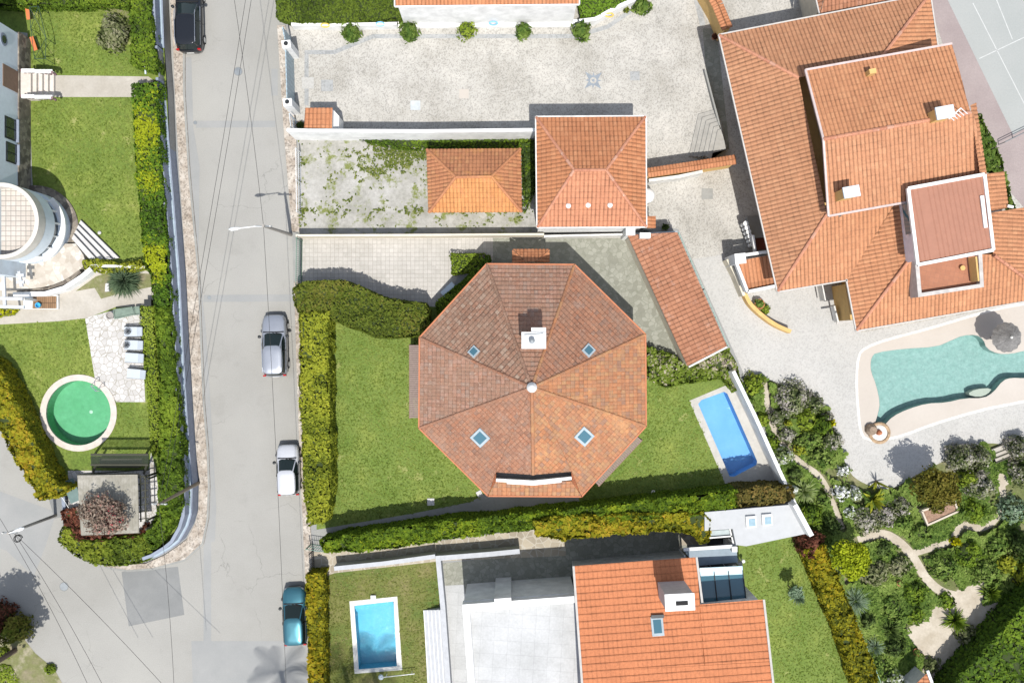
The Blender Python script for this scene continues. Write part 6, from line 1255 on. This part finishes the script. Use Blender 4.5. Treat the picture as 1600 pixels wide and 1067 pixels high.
SH = [(1240, 624, 27, 1.3, 'lav', "large mauve-grey flowering bush at the top of the garden"), (1218, 652, 17, 1.1, 'lav', "mauve-grey bush right beside the narrow path's upper end"), (1230, 680, 15, .9, 'lav', "mauve-grey bush lower down along the narrow path"),
 (1270, 632, 20, 1.2, 'lav', "mauve-grey bush bordering the white paving, right of the largest one"), (1292, 655, 13, 1.0, 'lav', "small mauve-grey bush at the outer curve by the white paving"), (1262, 656, 20, 1.3, 'moss', "bright green rounded bush inside the ring of mauve bushes"),
 (1284, 664, 18, 1.5, 'hedge', "deep green bush beside the bright green one inside the ring"), (1262, 690, 20, 1.1, 'garden', "mid green bush below the ring of mauve bushes"), (1300, 688, 18, 1.1, 'lav', "mauve-green bush bulging towards the white paving"),
 (1283, 712, 20, 1.0, 'garden', "leafy bush between the path bend and the white paving"), (1299, 661, 6, 1.4, 'yellow', "small yellow-flowering tuft among the mauve bushes"), (1250, 702, 11, 1.0, 'lime', "yellow-green bush at the path bend"),
 (1229, 660, 5, 1.4, 'lime', "tiny yellow-green tuft in the largest mauve bush"), (1318, 735, 11, .9, 'white', "white-blossomed bush at the edge of the white paving, upper one"), (1316, 768, 15, 1.0, 'white', "white-blossomed bush right of the path, middle one"), (1335, 772, 12, 1.1, 'white', "white-blossomed bush, rightmost of the white ones"),
 (1328, 800, 9, .9, 'white', "small white-blossomed bush near the path's lower end"), (1226, 712, 14, 1.2, 'white', "white-speckled bush beside the slanting white wall"), (1242, 740, 12, 1.1, 'dark', "dark bush between the slanting wall and the path"), (1238, 765, 9, 1.0, 'white', "white-speckled bush low beside the slanting wall"),
 (1178, 600, 18, 1.0, 'moss', "light green bush at the top tip of the garden"), (1170, 625, 11, .8, 'garden', "small bush against the top of the slanting wall"), (1192, 655, 11, .8, 'moss', "light green bush between path and slanting wall"), (1207, 690, 11, .8, 'hedge', "green bush where the path nears the slanting wall"),
 (1265, 805, 22, 1.2, 'hedge', "dark green bush above the red-brown shrub"), (1285, 780, 15, .9, 'garden', "green bush left of the path's lower end"), (1300, 822, 15, 1.3, 'dark', "very dark bush above the bright yellow-green tree"), (1355, 815, 22, 1.0, 'lav', "mauve-green bush below the white-blossomed ones"),
 (1385, 805, 18, 1.1, 'lav', "mauve-green bush under the fern-like plant"), (1410, 790, 14, 1.3, 'lav', "mauve-green bush left of the olive-brown tree"), (1412, 815, 18, .9, 'garden', "green bush above the broad sandy fork"), (1440, 830, 16, .9, 'garden', "green bush between the fork and the raised planter"),
 (1506, 716, 24, 1.9, 'lav', "tall mauve-grey bush left of the timber steps"), (1530, 716, 18, 1.9, 'lav', "tall mauve-grey bush touching the timber steps"), (1533, 756, 24, 1.7, 'lav', "tall mauve-grey bush below the timber steps"), (1510, 745, 14, 1.7, 'moss', "bright green bush between the tall mauve ones"),
 (1598, 700, 20, 2.0, 'lav', "mauve-green bush at the right edge above the steps' end"), (1600, 740, 20, 1.5, 'lav', "mauve-green bush at the right edge below the steps"), (1380, 858, 14, .7, 'dark', "dark green bush above the broad path's left end"), (1405, 884, 17, .8, 'bush', "straw-coloured bush left of the broad path"),
 (1370, 895, 20, .9, 'bush', "grey-green bush right of the bright yellow-green tree"), (1430, 925, 20, .8, 'hedge', "green bush left of the lower broad path"), (1395, 950, 20, .8, 'garden', "leafy bush in the middle of the lower garden"), (1430, 960, 16, .7, 'hedge', "green bush above the sandy clearing's left lobe"),
 (1475, 885, 24, .9, 'garden', "wide green bush right of the broad path"), (1515, 865, 26, 1.0, 'hedge', "large green bush in the right part of the garden"), (1545, 895, 22, 1.0, 'garden', "green bush above the palm clump at lower right"), (1560, 850, 22, .9, 'garden', "green bush near the right edge, beside the curling path"),
 (1575, 880, 16, .8, 'lime', "yellowish bush near the right edge"), (1494, 846, 6, 1.2, 'yellow', "bright yellow tuft at the bend of the curling path"), (1585, 795, 22, 1.2, 'grey', "silvery bush at the right edge beside the curling path"), (1525, 800, 20, .8, 'hedge', "green bush enclosed by the curling path"), (1500, 800, 10, .8, 'garden', "small green bush right of the raised planter"),
 (1600, 850, 22, 2.2, 'dark', "dark tall bush at the right edge"), (1605, 900, 20, 1.2, 'lime', "yellow-green bush at the right edge above the tall hedge"), (1455, 1040, 14, .6, 'bush', "straw-green bush in the sandy clearing"), (1370, 1040, 22, 1.2, 'garden', "green bush near the bottom beside the rusty hedge"), (1395, 1062, 16, 1.2, 'white', "white-speckled dark bush at the bottom edge"),
 (1480, 940, 14, .5, 'hedge', "green bush on the rim of the sandy clearing"), (1355, 970, 14, 1.0, 'dark', "dark bush right of the silver grass"), (1400, 1010, 18, 1.2, 'dark', "dark bush beside the clearing's left lobe"), (1510, 990, 16, .8, 'bush', "straw-green bush in the clearing next to the palm")]
for px, py, r, h, m, l in SH:
    if m == 'dark' and r > 20: r = 20
    shrub("shrub" if m not in ('lav', 'white', 'yellow') else "flowering_shrub", l, px, py, r, h, G[m], tint0=.5 if m not in ('white', 'yellow') else .7, size=.15 if m != 'lav' else .12, dens=110 if m != 'lav' else 170, lump=.35)
spiky("yucca", "big light green yucca rosette left of the path's lower half", 1258, 768, 27, 1.4, leafmat("pale_blades", [(.08, .12, .03), (.20, .27, .07), (.34, .40, .18)]), n=230, wd=.12)
spiky("silver_grass", "large silvery grass clump right of the rusty hedge", 1338, 940, 30, 1.5, G['grey'], n=380, wd=.05); spiky("silver_grass", "smaller silvery grass clump lower along the pale green fence", 1368, 1012, 22, 1.2, G['grey'], n=260, wd=.05)
spiky("banana_plant", "bright fern-like plant with broad leaves at the edge of the white paving", 1368, 782, 26, 1.8, G['lime'], n=34, wd=.3); spiky("banana_plant", "sparse tall leaves casting a shadow on the white paving", 1378, 756, 17, 2.6, G['lime'], n=9, wd=.22)
spiky("palm_clump", "green palm clump standing in the sandy clearing", 1496, 972, 24, 1.6, G['palm' if 0 else 'hedge'], n=110, wd=.14); spiky("palm_clump", "green palm clump at the right end of the sandy clearing", 1551, 928, 19, 1.6, G['hedge'], n=80, wd=.16); spiky("palm_clump", "dark palm clump near the bottom beside the pale fence", 1393, 985, 24, 1.6, G['dark'], n=120, wd=.14)
spiky("palm_clump", "dark spiky clump at the right edge above the tall hedge", 1592, 862, 20, 2.2, G['dark'], n=90, wd=.14)
tree("olive_tree", "tall olive-brown tree shading the white paving above the raised planter", 1463, 765, 38, 3.3, 1.3, leafmat('olive_brown_crown', [(.045, .05, .01), (.12, .115, .015), (.19, .155, .028)]), size=.14, dens=120, tint0=.6)
tree("round_tree", "bright yellow-green round tree beside the rusty hedge's top", 1331, 872, 33, 2.8, 1.1, leafmat('vivid_lime_leaves', [(.12, .16, .008), (.30, .36, .012), (.46, .50, .03)]), size=.14, dens=130, tint0=.55)
shrub("shrub", "dark red-brown shrub at the top end of the right rusty hedge", 1268, 850, 22, 2.2, G['red'], size=.15, lump=.35)
o = spiky("silver_shrub", "small silver-blue shrub alone on the right lawn", 1247, 933, 15, 1.8, G['grey'], n=140, wd=.09); 
tree("small_tree", "small dark tree on the right lawn beside the silver-blue shrub", 1244, 926, 12, 1.8, .6, G['grey'], size=.13, dens=110, trunk_r=.05)
shrub("shrub", "small dark bush in the lower left bare patch", 20, 985, 22, 2.2, G['olive'], size=.15, tint0=.8); shrub("shrub", "brown straggly bush at the lower left edge", -5, 965, 24, 2.0, G['red'], size=.15, tint0=.3)
shrub("shrub", "small bright green plant in the lower left bare earth", 78, 1046, 9, .5, G['moss'], size=.14, stem=False); shrub("shrub", "green tuft in the bottom left corner", 4, 1022, 12, .5, G['moss'], size=.14); hedge("grass_patch", "green grass patch in the bottom left corner", [(-40, 1038), (15, 1040), (26, 1060), (30, 1100), (-40, 1100)], .15, G['moss'], size=.12, lump=.05, cat="grass")
# short grass standing on the lawns
def grass(label, polys, z0, m, dens=48):
    V = []
    for pts in polys:
        q = [(p.x, p.y) for p in PL(pts, z0)]; A = np.array(q); N = int((A[:, 0].max()-A[:, 0].min())*(A[:, 1].max()-A[:, 1].min())*dens); x = RN.uniform(A[:, 0].min()-.05, A[:, 0].max()+.05, N); y = RN.uniform(A[:, 1].min()-.05, A[:, 1].max()+.05, N)
        k = inpoly(x+RN.normal(size=N)*.04, y+RN.normal(size=N)*.04, q); x, y = x[k], y[k]; n = len(x)
        V.append(cards(np.column_stack([x, y, z0+.02+RN.random(n)*.015]), np.column_stack([np.zeros((n, 2)), np.ones(n)])+RN.normal(size=(n, 3))*.3, .075, .45+(vnoise(x*.8, y*.8, 3)-.5)*.7+RN.normal(size=n)*.25, 2.2))
    tag(leafmesh("grass", V, m, kind='stuff'), label, "grass")
gm1 = leafmat("lawn_blades", [(.14, .20, .032), (.215, .28, .052), (.30, .345, .09)], .4)
grass("short mown grass of the terraced garden at the left", [[(46, 14), (200, 14), (204, 99), (232, 117), (86, 117), (80, 100), (46, 98)], [(52, 154), (205, 154), (212, 268), (222, 400), (196, 402), (125, 345), (112, 300), (52, 262)], [(0, 509), (90, 504), (134, 498), (146, 585), (100, 592), (64, 625), (64, 670), (84, 700), (70, 715), (30, 640), (0, 585)], [(183, 631), (229, 631), (236, 708), (140, 708), (175, 680)]], G1, gm1)
grass("short mown grass around the octagonal house", [[(512, 505), (560, 520), (660, 530), (655, 668), (762, 775), (735, 784), (640, 802), (516, 822)], [(1008, 592), (1070, 600), (1080, 630), (1134, 755), (1000, 785), (908, 795), (905, 775), (1003, 690)]], .012, gm1)
grass("dry grass around the cyan pool", [[(506, 900), (684, 880), (688, 950), (664, 952), (668, 1067), (630, 1067), (622, 930), (545, 938), (553, 1067), (508, 1067)]], .01, leafmat("dry_blades", [(.13, .16, .03), (.22, .24, .06), (.34, .31, .14)], .4))
grass("mown grass of the lower right lawn", [[(1166, 856), (1255, 838), (1280, 915), (1340, 1067), (1214, 1067), (1196, 936), (1168, 936)]], .01, gm1)
# weeds in the cracked yard
N = 30000; x = RN.uniform(P(466, 0, 0).x, P(836, 0, 0).x, N); y = RN.uniform(P(0, 355, 0).y, P(0, 218, 0).y, N); c = P(640, 235, 0); c2 = P(600, 265, 0)
wgt = (vnoise(x*1.5, y*1.5, 21)*.4+vnoise(x*4.5, y*4.5, 22)*.35+vnoise(x*11, y*11, 23)*.3)+.42*np.exp(-(((x-c.x)/3.2)**2+((y-c.y)/1.0)**2))+.25*np.exp(-(((x-c2.x)/2.5)**2+((y-c2.y)/.9)**2))+.22*np.exp(-((y-P(0, 330, 0).y)/.35)**2)+.2*np.exp(-((x-P(472, 0, 0).x)/.35)**2)
k = wgt+RN.normal(size=N)*.05 > .82; x, y = x[k], y[k]; n = len(x)
tag(leafmesh("weeds", [cards(np.column_stack([x, y, .02+RN.random(n)*.1]), np.column_stack([np.zeros((n, 2)), np.ones(n)])+RN.normal(size=(n, 3))*.4, .1, .5+RN.normal(size=n)*.3)], leafmat("weed_leaves", [(.06, .09, .015), (.14, .18, .03), (.24, .25, .08)]), kind='stuff'), "weeds growing over the cracked concrete of the yard", "weeds")
# trees just outside the frame whose shadows fall into it
tree("street_tree", "tall tree beyond the lower left corner, its shadow on the side street", -72, 1075, 72, 7.0, 2.2, G['dark'], size=.22, dens=60, trunk_r=.2)
def palm(label, gx, gy, hh, R, n=11):
    o = thing("palm_tree", label, "palm tree", (gx, gy, 0)); MB().tube([(gx, gy, 0), (gx+.1, gy, hh*.5), (gx, gy, hh)], [.22, .17, .15], 10).build("trunk", bark, o); parts = []
    for k in range(n):
        a = k*2.4; el = .75-.9*(k/n); prev = np.array([gx, gy, hh]); d = np.array([math.cos(a)*math.cos(el), math.sin(a)*math.cos(el), math.sin(el)]); sd_ = np.array([-math.sin(a), math.cos(a), 0]); V_ = []
        for s_ in range(22):
            nx = prev+d*R/22; d = d+np.array([0, 0, -.06]); d /= np.linalg.norm(d); ll = .62*math.sin(math.pi*(s_+1.2)/24)+.08
            for sg in (-1, 1):
                for q_ in (0,): b_ = prev+(nx-prev)*q_; tp2 = b_+sd_*sg*ll*.8+d*.6*ll-np.array([0, 0, .12]); w2 = d*.035; V_.append(np.stack([b_-w2, tp2-w2*.2, tp2+w2*.2, b_+w2]))
            prev = nx
        V_ = np.array(V_); parts.append((V_, np.full(len(V_), .5)))
    leafmesh('fronds', parts, G['palm'], o)
g = P(450, 1118, 0); palm("palm tree below the bottom edge, its shadow on the road by the teal car", g.x, g.y, 7.0, 2.7)
g = P(545, 1088, 0); palm("palm tree below the bottom edge, its shadow reaching the cyan pool", g.x, g.y, 4.6, 2.6); g = P(590, 1092, 0); palm("palm tree below the bottom edge, right of the other two palms", g.x, g.y, 5.0, 2.3)
